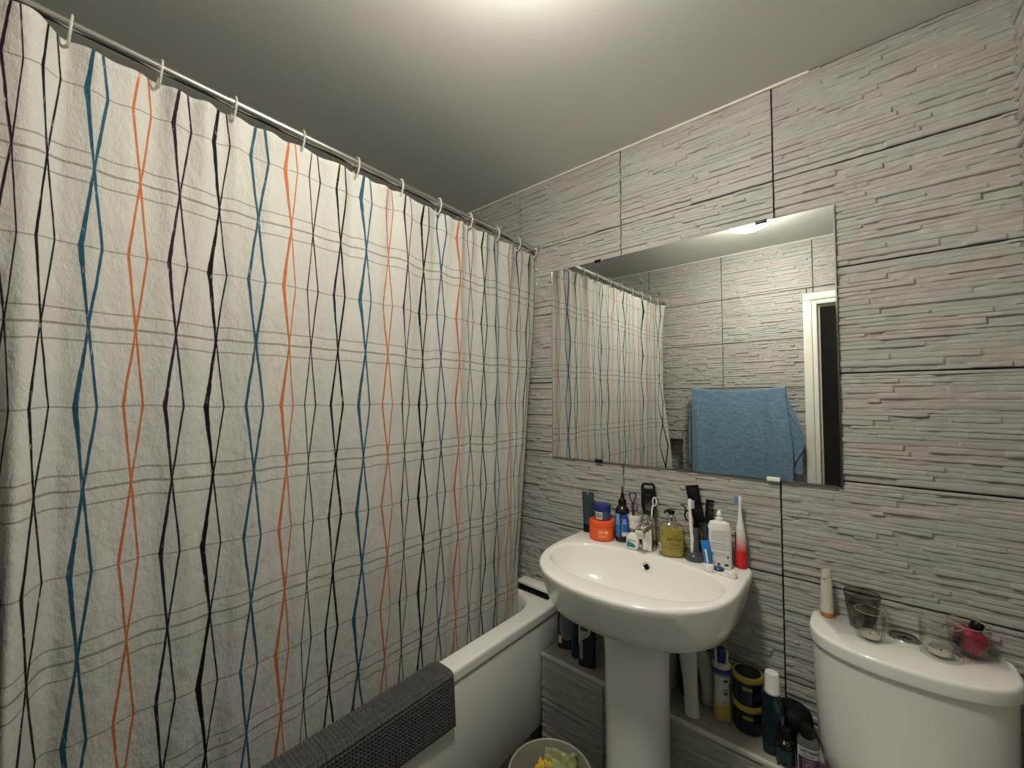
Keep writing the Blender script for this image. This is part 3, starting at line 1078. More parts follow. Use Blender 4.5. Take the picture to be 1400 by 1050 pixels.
PURP = mat('purple_plastic', (.055, .018, .05), .3, vary=(20, .1))
loop_tool('eyelash_curler', 'purple looped eyelash curler standing in the small white rimmed cup', 'tool', (.056, -.040, Z + .012), (.049, -.034, Z + .178), .0165, .0026, PURP)
tw = thing('tweezers', 'steel tweezers standing upright in the small white rimmed cup', 'tool', (.065, -.033, Z + .012))
for s in (-1, 1):
    MB().tube([(s * .0012, 0, 0), (s * .004, 0, .06), (s * .0015, .002, .125)], [.0012, .0026, .0022], 8, flat=.5).build('arm', STEEL, tw)
# clear tumbler with hair brush
t = tag(MB().lathe([(.0005, .002), (.024, .002), (.0255, .004), (.0275, .118), (.0283, .119), (.0275, .120), (.0262, .0), (.0005, 0)], 36, cap=False).build('clear_tumbler', PLASTICC), 'tall clear plastic tumbler holding a black hairbrush behind the tap', 'tumbler')
t.location = (.108, -.0345, Z)
hb = thing('paddle_hairbrush', 'black hairbrush with a slotted rectangular handle standing in the tall tumbler', 'hairbrush', (.106, -.030, Z + .006), 16)
b = MB()
b.loft([(0, 0, 0, .013, .006, 3), (.08, 0, .001, .014, .006, 3), (.12, 0, .002, .022, .008, 4), (.135, 0, .003, .0245, .009, 5), (.155, 0, .004, .0248, .009, 5), (.160, 0, .004, .0248, .009, 5)], 36)
b.build('brush_head', BLACK, hb)
b = MB()
fr_ = [(-.0195, .185), (-.0195, .201), (-.016, .208), (.016, .208), (.0195, .201), (.0195, .185)]
b.tube([(x, .004, z) for x, z in fr_], .0052, 8, flat=1.0)
b.box((-.0245, -.004, .158), (.0245, .012, .192), .004)
b.build('slotted_end', BLACK, hb)
b = MB()
for i in range(7):
    for j in range(9):
        b.tube([(-.018 + i * .006, -.006, .125 + j * .005 - .045 * 0), (-.018 + i * .006, -.013, .125 + j * .005)], .0008, 5)
b.build('bristles', BLACKM, hb)['kind'] = 'stuff'
wbq = thing('white_toothbrush', 'white toothbrush with an oval head leaning in the tumbler behind the tap', 'toothbrush', (.118, -.041, Z + .006), 16)
MB().tube([(0, 0, 0), (.002, 0, .06), (.005, 0, .120), (.008, 0, .138)], [.0036, .004, .003, .0028], 10).build('handle', WHITEP, wbq)
pts = [(.014 + .0062 * cos(2 * pi * k / 24), 0, .152 + .0145 * sin(2 * pi * k / 24)) for k in range(24)]
b = MB().tube(pts, .0022, 8, closed=True)
b.tube([(.008, 0, .136), (.011, 0, .142)], .0026, 8)
b.build('head_ring', WHITEP, wbq)
MB().tube([(.014, .0012, .141), (.014, .0012, .163)], .0048, 10, flat=.6).build('bristle_pad', mat('bristle_navy', (.02, .02, .05), .6, bump=(300, .5, .002)), wbq)
# floss
t = thing('dental_floss', 'white rounded dental floss box with a teal label in front of the tap', 'floss box', (.0800, -.1055, Z), 14)
t.scale = (1.1, 1.1, 1.05)
b = MB()
rws = []
for y, ins in ((-.0085, .004), (-.0075, .0015), (-.005, 0), (.005, 0), (.0075, .0015), (.0085, .004)):
    ring = []
    for k in range(40):
        a = 2 * pi * k / 40
        x = (.0195 - ins) * spow(cos(a), .8)
        z = .027 + (.027 - ins) * (spow(sin(a), .85) if sin(a) > 0 else spow(sin(a), .45))
        ring.append((x, y, z))
    rws.append(ring)
b.grid(rws, True, True, True)
b.build('case', WHITEP, t, sharp=50)
TEAL = mat('teal_print', (.03, .22, .24), .4, vary=(40, .15))
b = MB()
b.v = [(-.0165, -.0088, .010), (.006, -.0088, .008), (.0095, -.0088, .014), (.004, -.0088, .021), (-.007, -.0088, .026), (-.0168, -.0088, .027)]
b.f = [(0, 1, 2, 3, 4, 5)]
b.build('label', TEAL, t, smooth=False)
b = MB()
b.box((-.0160, -.0090, .0290), (.006, -.00885, .0305)).box((-.0150, -.0090, .0325), (.002, -.00885, .0338)).box((-.013, -.0091, .013), (.002, -.0089, .0148)).box((-.013, -.0091, .018), (-.001, -.0089, .0195))
b.build('label_print', mat('print_slate', (.10, .14, .20), .5), t, smooth=False)
MB().box((.006, -.0090, .0275), (.0095, -.00885, .032)).build('label_mark', mat('print_red', (.6, .05, .04), .5), t, smooth=False)
# soap bottle
t = thing('soap_dispenser', 'clear pump bottle of olive hand soap right of the tap', 'soap bottle', (.2015, -.072, Z), 22)
SG = thin_glass('soap_bottle_clear', (.97, .96, .90), gloss=.05)
SOAP = mat('olive_soap', (.62, .55, .10), .12, trans=.55, ior=1.35, vary=(9, .06))
body = [(0, .036, .024), (.003, .041, .028), (.008, .0412, .0295), (.060, .0412, .0295), (.082, .041, .028), (.096, .036, .025), (.106, .027, .020), (.112, .015, .0135), (.116, .0125, .0125)]
MB().loft([(z, 0, 0, a, b_, 2.5) for z, a, b_ in body], 44, cap=True).build('bottle', SG, t)
MB().loft([(z + .002 if z < .01 else z, 0, 0, a - .002, b_ - .002, 2.5) for z, a, b_ in body[:5]] + [(.088, 0, 0, .0385, .0265, 2.5)], 44).build('soap', SOAP, t)
MB().lathe([(.013, .113), (.0142, .114), (.0142, .128), (.0125, .130), (.0075, .1305), (.0075, .136)], 28).build('collar', CHROME, t)
b = MB().lathe([(.0075, .134), (.0105, .136), (.0105, .146), (.008, .149)], 24)
b.tube([(0, 0, .1455), (-.010, -.006, .1475), (-.020, -.012, .1445), (-.022, -.0135, .139)], [.0055, .005, .004, .0032], 10)
b.build('pump_head', BLACK, t)
b = MB().tube([(0, 0, .115), (.004, 0, .06), (.012, 0, .006)], .002, 8)
b.build('dip_tube', PALEP, t)
OLD = mat('soap_print_dark', (.055, .05, .02), .5)
lettering('BAYLIS', .0125, t, OLD, r=.0430, ry=.0302, ang=-80, z=.056, n=2.5)
b = MB()
for z0, a0, a1 in ((.045, -97, -63), (.040, -94, -66), (.030, -99, -61), (.070, -92, -68)):
    pt = arc_patch(.0429, a0, a1, z0, z0 + .0012, ry=.0301, n=2.5)
    o = len(b.v); b.v += pt.v; b.f += [tuple(i + o for i in f) for f in pt.f]
b.build('label_print', OLD, t)
arc_patch(.0430, -168, -139, .016, .043, ry=.0300, n=2.5).build('barcode_label', mat('soap_label_pale', (.72, .66, .52), .5), t)
b = MB()
for k in range(7):
    pt = arc_patch(.0434, -164, -144, .020 + k * .0028, .0212 + k * .0028, ry=.0303, n=2.5, seg=3)
    o = len(b.v); b.v += pt.v; b.f += [tuple(i + o for i in f) for f in pt.f]
b.build('barcode_print', OLD, t)
# brush stand
t = thing('toothbrush_stand', 'dark grey toothbrush stand with heavy round base right of the soap', 'toothbrush stand', (.2712, -.0640, Z), 16)
GR = mat('slate_grey_plastic', (.060, .063, .072), .28, coat=.2, vary=(14, .12))
MB().lathe([(.027, 0), (.0298, .003), (.0305, .010), (.029, .017), (.026, .020), (.0255, .024), (.022, .026), (.001, .026)], 40).build('base', GR, t)
MB().loft([(.024, 0.004, 0, .0125, .010, 2.2), (.04, 0.004, 0, .0105, .009, 2.2), (.075, 0.002, 0, .012, .010, 2.2), (.086, 0, 0, .0155, .0115, 2.2), (.095, 0, 0, .014, .010, 2.2), (.100, 0, 0, .010, .007, 2.2)], 32).build('post', GR, t)
st_ = t
t = tag(MB().lathe([(.0005, .002), (.0180, .002), (.0190, .004), (.0215, .116), (.0220, .117), (.0212, .118), (.0196, .0), (.0005, 0)], 32, cap=False).build('clear_beaker', PLASTICC), 'clear plastic beaker of combs between the brush stand and lens bottle', 'beaker')
t.location = (.2985, -.0250, Z)
cb = thing('wide_comb', 'black wide comb leaning in the clear beaker behind the brush stand', 'comb', (.2895, -.0215, Z + .004), 14)
R1 = Matrix.Rotation(radians(-9), 4, 'Y')
R2 = Matrix.Rotation(radians(-3), 4, 'X')
b = MB().box((-.020, -.003, .150), (-.002, .003, .225), .0025).box((-.014, -.003, .0), (-.002, .003, .16), .0025)
for k in range(34):
    b.box((-.003, -.0016, .100 + k * .0036), (.020, .0016, .1026 + k * .0036))
b.box((-.020, -.003, .220), (.0205, .003, .2275), .002).box((-.010, -.003, .092), (.0200, .003, .099), .002)
b.xf(R2 @ R1)
b.build('comb_body', BLACK, cb)
cb2 = thing('hair_comb', 'narrow black fine toothed comb leaning right in the clear beaker', 'comb', (.2965, -.0340, Z + .004), 14)
b = MB().box((-.011, -.002, 0), (.0, .002, .186), .0015)
for k in range(38): b.box((-.001, -.0012, .088 + k * .0026), (.013, .0012, .0898 + k * .0026))
b.box((-.011, -.002, .180), (.0135, .002, .188), .001)
b.xf(Matrix.Rotation(radians(4.5), 4, 'Y'))
b.build('comb_body', BLACK, cb2)
sc_ = thing('hair_scissors', 'black handled scissors with finger hook leaning left of the wide comb', 'scissors', (.2900, -.0330, Z + .004), 14)
b = MB()
pts = [(-.046 + .0085 * cos(2 * pi * k / 24), 0, .128 + .0155 * sin(2 * pi * k / 24)) for k in range(24)]
b.tube(pts, .0026, 8, closed=True)
b.tube([(-.053, 0, .138), (-.052, 0, .152), (-.060, 0, .160), (-.069, 0, .160)], [.0026, .0026, .0024, .0016], 8)
b.tube([(-.040, 0, .118), (-.030, 0, .100), (-.018, 0, .078)], [.003, .0035, .003], 8)
b.build('handle', BLACK, sc_)
MB().tube([(-.018, 0, .078), (-.004, 0, .004)], [.003, .0008], 8, flat=.4).build('blade', STEEL, sc_)
wt = thing('slim_toothbrush', 'slim white toothbrush standing upright against the grey brush stand', 'toothbrush', (.2655, -.0765, Z + .0265), 14)
MB().tube([(.002, 0, 0), (.003, .002, .04), (-.001, .006, .09), (-.003, .009, .125), (-.003, .010, .136)], [.0045, .0052, .0058, .0042, .0030], 10).build('handle', WHITEP, wt)
MB().loft([(.131, -.003, .010, .004, .003, 2.5), (.136, -.003, .010, .006, .003, 2.5), (.162, -.003, .011, .006, .003, 2.5), (.166, -.003, .011, .004, .0025, 2.5)], 20).build('head', WHITEP, wt)
b = MB()
for i in range(3):
    for j in range(7): b.box((.0015, .006 + i * .003, .137 + j * .0035), (.0105, .0082 + i * .003, .1398 + j * .0035))
b.build('bristles', mat('bristle_grey', (.42, .44, .44), .7, bump=(400, .5, .001)), wt)
# toothpaste tube on its cap
t = thing('toothpaste_tube', 'blue toothpaste tube standing on a white cap before the lens bottle', 'toothpaste', (.3315, -.126, Z), 10)
MB().lathe([(.0125, 0), (.0150, .002), (.0155, .014), (.0125, .021), (.009, .024)], 32).build('cap', WHITEP, t)
PASTE = mat('toothpaste_blue', (.02, .19, .48), .3, vary=(25, .35))
ld = Matrix.Translation((0, 0, .020)) @ Matrix.Rotation(radians(-9), 4, 'Y') @ Matrix.Rotation(radians(-3), 4, 'X')
b = MB().loft([(0, 0, 0, .0085, .0085, 2), (.004, 0, 0, .0115, .0105, 2), (.03, 0, 0, .0125, .0085, 2), (.055, 0, 0, .0130, .004, 2), (.068, 0, 0, .0132, .0012, 2.5)], 28)
b.xf(ld).build('tube_body', PASTE, t)
b = MB().box((-.004, -.0118, .006), (.001, -.0090, .045), .0005).xf(ld)
b.build('stripe', WHITEP, t)
# contact lens solution
t = thing('lens_solution_bottle', 'white contact lens solution bottle with blue side label and pointed tip', 'bottle', (.343, -.058, Z), 14)
# keeps clear of the beaker
t.location = (.3490, -.0725, Z)
MB().loft([(0, 0, 0, .030, .018, 2.8), (.003, 0, 0, .0335, .021, 2.8), (.108, 0, 0, .0335, .021, 2.8), (.124, 0, 0, .0325, .0205, 2.7), (.136, 0, 0, .027, .018, 2.4), (.141, 0, 0, .012, .012, 2), (.143, 0, 0, .011, .011, 2)], 48).build('bottle', mat('bottle_milky_white', (.80, .79, .75), .25, vary=(9, .03)), t)
MB().lathe([(.0115, .142), (.012, .144), (.0115, .150), (.0065, .152), (.0065, .157), (.0085, .158), (.0085, .161), (.003, .171), (.0015, .1725)], 28).build('tip', WHITEP, t)
arc_patch(.0338, -178, -148, .076, .118, ry=.0213, n=2.8).build('side_label', mat('label_cobalt', (.02, .05, .36), .35, vary=(60, .3)), t)
arc_patch(.0338, -178, -148, .052, .074, ry=.0213, n=2.8).build('side_label_lower', mat('label_violet', (.11, .04, .22), .35, vary=(60, .3)), t)
GP = mat('small_print_grey', (.30, .31, .31), .6)
b = MB()
rb = random.Random(8)
for k in range(17):
    z0 = .112 - k * .0046
    if k in (7, 13): continue
    a1 = -58 + rb.uniform(-14, 6) if k % 3 else -48
    pt = arc_patch(.0338, -128, a1, z0, z0 + (.0013 if k != 8 else .0022), ry=.02125, n=2.8)
    o = len(b.v); b.v += pt.v; b.f += [tuple(i + o for i in f) for f in pt.f]
b.build('small_print', GP, t)
b = MB()
for a0, a1, z0, z1 in ((-128, -118, .040, .046), (-62, -52, .033, .040), (-96, -90, .010, .018), (-76, -54, .010, .017)):
    pt = arc_patch(.0339, a0, a1, z0, z1, ry=.0214, n=2.8, seg=4)
    o = len(b.v); b.v += pt.v; b.f += [tuple(i + o for i in f) for f in pt.f]
b.build('print_symbols', mat('print_dark', (.05, .055, .07), .6), t)
# lens case
t = thing('lens_case', 'contact lens case with one blue and one white screw cap', 'lens case', (.3755, -.1285, Z), -12)
t.scale = (1.08, 1.08, 1.1)
b = MB()
rws = []
for z, ins in ((0, .001), (.002, 0), (.006, 0), (.0075, .0012)):
    ring = []
    for k in range(48):
        a = 2 * pi * k / 48
        cx = .0165 if cos(a) > 0 else -.0165
        rr = .0155 - ins
        ring.append((cx + rr * cos(a), rr * sin(a) * (.80 if abs(cos(a)) < .35 else 1), z))
    rws.append(ring)
b.grid(rws, True, True, True).build('tray', WHITEP, t)
for cx, mm, nm in ((-.0165, BLUEP, 'cap'), (.0165, WHITEP, 'cap')):
    o = MB().lathe([(.0128, .0075), (.0135, .009), (.0135, .0125), (.012, .0142), (.001, .0146)], 28, (cx, 0, 0)).build(nm, mm, t)
    o['label'] = 'blue screw cap' if mm is BLUEP else 'white screw cap'
# electric toothbrush
t = thing('electric_toothbrush', 'red and white electric toothbrush standing at the right end of the basin', 'toothbrush', (.4000, -.037, Z), 12)
m = mat('red_white_fade', (.8, .8, .8), .25, coat=.2)
nt = m.node_tree
tc = nt.nodes.new('ShaderNodeTexCoord')
sp = nt.nodes.new('ShaderNodeSeparateXYZ')
nt.links.new(tc.outputs['Object'], sp.inputs[0])
rp = nt.nodes.new('ShaderNodeValToRGB')
E.nt = nt
nt.links.new((E(sp.outputs[2]) / .13).s, rp.inputs[0])
rp.color_ramp.elements[0].position = .38
rp.color_ramp.elements[0].color = (.62, .022, .030, 1)
rp.color_ramp.elements[1].position = .80
rp.color_ramp.elements[1].color = (.74, .71, .66, 1)
nt.links.new(rp.outputs[0], nt.nodes['Principled BSDF'].inputs['Base Color'])
MB().lathe([(.0150, .0), (.0165, .002), (.0165, .012), (.0163, .05), (.0150, .09), (.0125, .112), (.0118, .118)], 32).build('handle', m, t)
MB().lathe([(.0163, .0), (.0169, .0015), (.0169, .010), (.0163, .0115)], 32).build('foot', mat('crimson_plastic', (.45, .012, .02), .3, vary=(20, .05)), t)
arc_patch(.0160, -165, -140, .055, .108).build('grip', mat('dark_red_grip', (.17, .01, .015), .4), t)
MB().lathe([(.0116, .118), (.0118, .121), (.0085, .135), (.0050, .165), (.0040, .190), (.0040, .196)], 24).build('neck', WHITEP, t)
MB().loft([(.190, 0, 0, .004, .004, 2), (.197, 0, 0, .0055, .004, 2.5), (.213, 0, 0, .0055, .004, 2.5), (.217, 0, 0, .003, .003, 2)], 20).build('head', WHITEP, t)
b = MB()
for i in range(3):
    for j in range(5): b.box((-.0165, -.0045 + i * .0032, .194 + j * .0046), (-.004, -.002 + i * .0032, .1975 + j * .0046))
o = b.build('bristles', mat('bristle_blue', (.16, .30, .50), .7, vary=(120, .4)), t)

# ------------------------------------------------------------------ things on the tiled ledge
L = LZ + .0012
DG = mat('dark_bottle_grey', (.030, .033, .037), .25, coat=.2, vary=(12, .15))
t = thing('shampoo_bottle', 'dark bottle with a grey oval label next to the bath panel', 'bottle', (-.205, -.088, L), 26)
MB().loft([(0, 0, 0, .030, .018, 2.6), (.003, 0, 0, .0335, .021, 2.6), (.10, 0, 0, .0345, .021, 2.5), (.150, 0, 0, .033, .020, 2.3), (.175, 0, 0, .022, .016, 2.1), (.180, 0, 0, .014, .014, 2)], 40).build('bottle', DG, t)
MB().lathe([(.015, .178), (.0155, .180), (.0155, .198), (.013, .202), (.001, .2025)], 28).build('cap', BLACK, t)
b = MB()
rws = []
for k in range(13):
    a = pi * k / 12
    zc = .095 - .058 * cos(a)
    hw_ = 46 * max(.06, sin(a)) ** .6
    rws.append([(.0349 * spow(cos(radians(-82 + hw_ * (q / 6. - 1))), 2 / 2.5), .0214 * spow(sin(radians(-82 + hw_ * (q / 6. - 1))), 2 / 2.5), zc) for q in range(13)])
b.grid(rws).build('label', mat('label_silver_grey', (.22, .22, .22), .4, vary=(50, .2)), t)
b = MB()
for k in range(6):
    pt = arc_patch(.0352, -110, -62, .065 + k * .010, .0665 + k * .010, ry=.0217, n=2.5)
    o = len(b.v); b.v += pt.v; b.f += [tuple(i + o for i in f) for f in pt.f]
b.build('small_print', mat('print_charcoal', (.06, .06, .065), .5), t)
arc_patch(.0350, -140, -112, .022, .050, ry=.0216, n=2.5).build('barcode_label', WHITEP, t)
t = thing('teal_bottle', 'slim teal bottle between the grey labelled and the navy bottle', 'bottle', (-.1455, -.117, L), 20)
MB().loft([(0, 0, 0, .014, .012, 2.6), (.003, 0, 0, .0165, .014, 2.6), (.14, 0, 0, .0165, .014, 2.6), (.158, 0, 0, .014, .012, 2.3), (.164, 0, 0, .010, .010, 2)], 32).build('bottle', mat('deep_teal_plastic', (.010, .045, .062), .25, coat=.2, vary=(10, .2)), t)
MB().lathe([(.011, .162), (.0115, .164), (.0115, .184), (.009, .188), (.001, .188)], 24).build('cap', mat('teal_cap_grey', (.07, .09, .09), .35), t)
t = thing('navy_bottle', 'navy bottle with white and green label beside the pedestal', 'bottle', (-.0880, -.132, L), 16)
MB().loft([(0, 0, 0, .028, .018, 2.6), (.003, 0, 0, .0315, .0205, 2.6), (.12, 0, 0, .0325, .0205, 2.5), (.165, 0, 0, .029, .019, 2.3), (.183, 0, 0, .020, .015, 2), (.187, 0, 0, .014, .013, 2)], 40).build('bottle', mat('navy_plastic', (.009, .012, .035), .22, coat=.3, vary=(10, .2)), t)
MB().lathe([(.0145, .186), (.015, .188), (.015, .206), (.012, .209), (.001, .209)], 28).build('cap', BLACK, t)
b = MB()
rws = [[(.0329 * spow(cos(radians(-140 + 78 * q / 12.)), .8), .0209 * spow(sin(radians(-140 + 78 * q / 12.)), .8), zz + sl * (q / 12.)) for q in range(13)] for zz, sl in ((.075, .045), (.105, .035), (.165, .0))]
b.grid(rws).build('label', mat('label_pale_grey', (.46, .48, .45), .4, vary=(40, .15)), t)
arc_patch(.0331, -122, -80, .128, .146, ry=.0211, n=2.5).build('label_badge', mat('label_forest_green', (.02, .10, .055), .4), t)
b = MB()
pt = arc_patch(.0329, -128, -104, .028, .088, ry=.0209, n=2.5, seg=5)
b.v, b.f = pt.v, pt.f
b.build('side_label', mat('label_lilac_grey', (.30, .31, .34), .4, vary=(120, .5)), t)
# black brush in the pedestal's shadow
t = thing('round_hairbrush', 'black bristled hairbrush standing right of the basin pedestal', 'hairbrush', (.2345, -.048, L), 10)
MB().tube([(0, 0, 0), (0, 0, .13), (0, 0, .215)], [.017, .017, .010], 18).build('barrel', BLACKM, t)
b = MB()
for j in range(16):
    for k in range(12):
        a = 2 * pi * (k + .5 * (j % 2)) / 12
        z0 = .008 + j * .0085
        b.tube([(.016 * cos(a), .016 * sin(a), z0), (.023 * cos(a), .023 * sin(a), z0 + .001)], .0008, 4)
b.build('bristles', BLACKM, t)['kind'] = 'stuff'
MB().lathe([(.010, .215), (.012, .218), (.012, .250), (.009, .256), (.001, .257)], 20).build('handle', BLACK, t)
# two white grooming handles
t = thing('epilator', 'pale curved electric shaver handle, front one of two beside the pedestal', 'shaver', (.277, -.140, L), 12)
b = MB().loft([(0, .004, 0, .017, .012, 2.6), (.004, .003, 0, .0215, .0155, 2.6), (.05, 0, 0, .0205, .016, 2.4), (.11, -.003, 0, .0215, .017, 2.4), (.16, -.006, 0, .0245, .018, 2.4), (.20, -.010, 0, .0265, .018, 2.6), (.222, -.012, 0, .026, .017, 2.6), (.230, -.012, 0, .021, .013, 2.6)], 36)
b.build('body', PALEP, t)
b = MB()
for k in range(7): b.box((-.0268 + k * .0002, -.009, .060 + k * .009), (-.0175 + k * .0002, .009, .065 + k * .009), .001)
b.build('grip_ribs', BLACK, t)
MB().loft([(.229, -.012, 0, .022, .013, 3), (.232, -.012, 0, .022, .013, 3), (.243, -.013, 0, .020, .011, 3), (.246, -.013, 0, .015, .007, 3)], 28).build('shaver_head', mat('shaver_head_grey', (.25, .25, .25), .3, metal=.6), t)
t = thing('ladies_shaver', 'pale slim shaver handle behind, leaning left beside the spray bottle', 'shaver', (.296, -.055, L), 12)
b = MB().loft([(0, .006, 0, .0155, .012, 2.4), (.004, .006, 0, .0185, .0145, 2.4), (.05, .005, 0, .0185, .015, 2.4), (.10, .0, 0, .020, .016, 2.4), (.14, -.010, 0, .021, .016, 2.4), (.17, -.022, 0, .021, .015, 2.4), (.180, -.026, 0, .017, .011, 2.4)], 32)
b.build('body', PALEP, t)
MB().loft([(.179, -.027, 0, .0165, .010, 3), (.182, -.027, 0, .0165, .010, 3), (.195, -.031, 0, .0150, .008, 3)], 24).build('shaver_head', mat('shaver_head_dark', (.05, .05, .055), .3), t)
# spray bottle
t = thing('spray_bottle', 'white and yellow spray bottle with a blue trigger cap', 'spray bottle', (.352, -.092, L), 14)
m = mat('spray_white_yellow', (.8, .8, .8), .3)
nt = m.node_tree
tc = nt.nodes.new('ShaderNodeTexCoord')
sp = nt.nodes.new('ShaderNodeSeparateXYZ')
nt.links.new(tc.outputs['Object'], sp.inputs[0])
rp = nt.nodes.new('ShaderNodeValToRGB')
E.nt = nt
nt.links.new((E(sp.outputs[2]) / .16).s, rp.inputs[0])
for pos, cc in ((.0, (.50, .45, .28)), (.08, (.52, .40, .11)), (.26, (.52, .38, .07)), (.42, (.62, .61, .55)), (.80, (.62, .61, .58)), (.88, (.05, .08, .28)), (1., (.02, .035, .19))):
    if pos == 0: rp.color_ramp.elements[0].color = (*cc, 1)
    elif pos < 1.: rp.color_ramp.elements.new(pos).color = (*cc, 1)
    else: rp.color_ramp.elements[len(rp.color_ramp.elements) - 1].color = (*cc, 1)
nt.links.new(rp.outputs[0], nt.nodes['Principled BSDF'].inputs['Base Color'])
MB().loft([(0, 0, 0, .020, .016, 2.4), (.003, 0, 0, .0235, .019, 2.4), (.030, 0, 0, .0245, .020, 2.3), (.060, 0, 0, .0225, .019, 2.2), (.10, 0, 0, .0205, .0175, 2.1), (.135, 0, 0, .0235, .020, 2.1), (.158, 0, 0, .025, .022, 2)], 36).build('bottle', m, t)
MB().lathe([(.026, .157), (.0265, .159), (.0255, .164), (.020, .168), (.001, .1685)], 32).build('collar', mat('collar_cream', (.60, .58, .50), .35), t)
MB().loft([(.167, 0, .0, .0115, .011, 3), (.185, 0, 0, .0125, .013, 3), (.203, 0, 0, .0115, .013, 3), (.207, 0, 0, .008, .010, 3)], 24).build('trigger_cap', BLUEP, t)
b = MB().loft([(.167, .014, 0, .004, .010, 3), (.195, .0155, 0, .004, .010, 3), (.201, .0155, 0, .003, .008, 3)], 16)
b.loft([(.167, -.014, 0, .004, .010, 3), (.195, -.0155, 0, .004, .010, 3), (.201, -.0155, 0, .003, .008, 3)], 16)
b.build('guard', PALEP, t)
b = MB()
for a0, a1, z0, z1 in ((-80, -45, .118, .126), (-84, -48, .095, .0975), (-80, -50, .082, .090), (-90, -55, .058, .0595), (-90, -60, .010, .0115)):
    pt = arc_patch(.0238, a0, a1, z0, z1, ry=.0205, seg=5)
    o = len(b.v); b.v += pt.v; b.f += [tuple(i + o for i in f) for f in pt.f]
b.build('label_print', mat('print_ink_blue', (.06, .09, .16), .5), t)
# stacked jars
JB = mat('jar_navy_black', (.008, .011, .026), .28, coat=.2, vary=(8, .2))
JY = mat('jar_rim_yellow', (.42, .36, .07), .35, vary=(20, .1))


def cream_jar(z, label, top):
    t = thing('hair_gel_jar', label, 'jar', (.4195, -.078, z), 12, 'stacked navy jars on the ledge')
    MB().lathe([(.034, 0), (.037, .002), (.0385, .006), (.0385, .062), (.0395, .064)], 40).build('jar_body', JB, t)
    MB().lathe([(.0395, .064), (.0412, .066), (.0412, .0755), (.0395, .0785), (.0345, .0795), (.0340, .0770)], 40, cap=False).build('rim', JY, t)
    MB().lathe([(.0345, .0790), (.0335, .0775), (.001, .0775)], 36, cap=False).build('lid', mat('jar_lid_black_green', (.010, .018, .014), .3, vary=(40, .6)), t)
    arc_patch(.0388, -112, -74, .043, .053).build('label', mat('label_olive_yellow', (.30, .26, .06), .45, vary=(80, .3)), t)
    b = MB()
    for k in range(3):
        pt = arc_patch(.0388, -70 + 4 * k, -38, .020 + k * .007, .0225 + k * .007)
        o = len(b.v); b.v += pt.v; b.f += [tuple(i + o for i in f) for f in pt.f]
    b.build('label_print', mat('print_pale_blue', (.13, .16, .22), .5), t)
    if top:
        b = MB()
        for k in range(4): b.box((-.018 + k * .002, -.012 + k * .008, .0776), (.012 + k * .002, -.008 + k * .008, .0779))
        b.build('lid_print', mat('print_green', (.03, .09, .04), .5), t, smooth=False)


cream_jar(L, 'navy jar with yellow rim, lower one of the stacked pair', False)
cream_jar(L + .0805, 'navy jar with yellow rim, upper one of the stacked pair', True)
# blue mouthwash
t = thing('mouthwash_bottle', 'tall blue green mouthwash bottle with a white cap beside the jars', 'bottle', (.4885, -.128, L), 10)
MBL = mat('blue_green_liquid_bottle', (.006, .022, .032), .1, trans=.25, ior=1.4, coat=.3, vary=(7, .25))
MB().loft([(0, 0, 0, .022, .016, 3.4), (.003, 0, 0, .0255, .0195, 3.4), (.105, 0, 0, .0265, .0200, 3.2), (.128, 0, 0, .0255, .0195, 2.8), (.146, 0, 0, .021, .0175, 2.3), (.155, 0, 0, .0175, .016, 2), (.158, 0, 0, .016, .0155, 2)], 40).build('bottle', MBL, t)
MB().lathe([(.0185, .157), (.0190, .159), (.0190, .163), (.0183, .165), (.0172, .205), (.0158, .210), (.001, .2105)], 36).build('cap', WHITEP, t)
MB().lathe([(.0189, .1590), (.0195, .1598), (.0195, .1622), (.0189, .163)], 36).build('cap_ring', PALEP, t)
b = MB()
pt = arc_patch(.0268, -52, 2, .040, .110, ry=.0203, n=3.2)
pt.build('side_label', mat('label_smoky_grey', (.15, .17, .18), .4, vary=(60, .2)), t)
# dark round thing
t = thing('black_pot', 'large black round topped pot against the wall left of the cistern', 'pot', (.5265, -.058, L), 0)
MB().lathe([(.043, 0), (.047, .003), (.048, .055), (.0475, .075), (.044, .090), (.034, .099), (.020, .103), (.001, .104)], 40).build('pot_body', BLACKM, t)
MB().lathe([(.0482, .050), (.0492, .052), (.0492, .057), (.0482, .059)], 40).build('seam_ring', BLACK, t)
# small dark bottle
t = thing('serum_bottle', 'short dark glossy bottle with a teal label in front of black pot', 'bottle', (.5185, -.1475, L), 8)
MB().lathe([(.0195, 0), (.0225, .003), (.0225, .048), (.020, .057), (.012, .063), (.0115, .066)], 36).build('bottle', mat('amber_black_glass', (.010, .009, .010), .08, coat=.5), t)
MB().lathe([(.0135, .065), (.014, .067), (.014, .083), (.012, .086), (.001, .086)], 28).build('cap', BLACK, t)
arc_patch(.0227, -140, -40, .012, .043).build('label', mat('label_deep_teal', (.012, .045, .055), .35, vary=(60, .4)), t)
b = MB()
for k in range(3):
    pt = arc_patch(.0229, -110, -66, .017 + k * .008, .019 + k * .008)
    o = len(b.v); b.v += pt.v; b.f += [tuple(i + o for i in f) for f in pt.f]
b.build('label_print', mat('print_dusky_blue', (.07, .10, .16), .5), t)
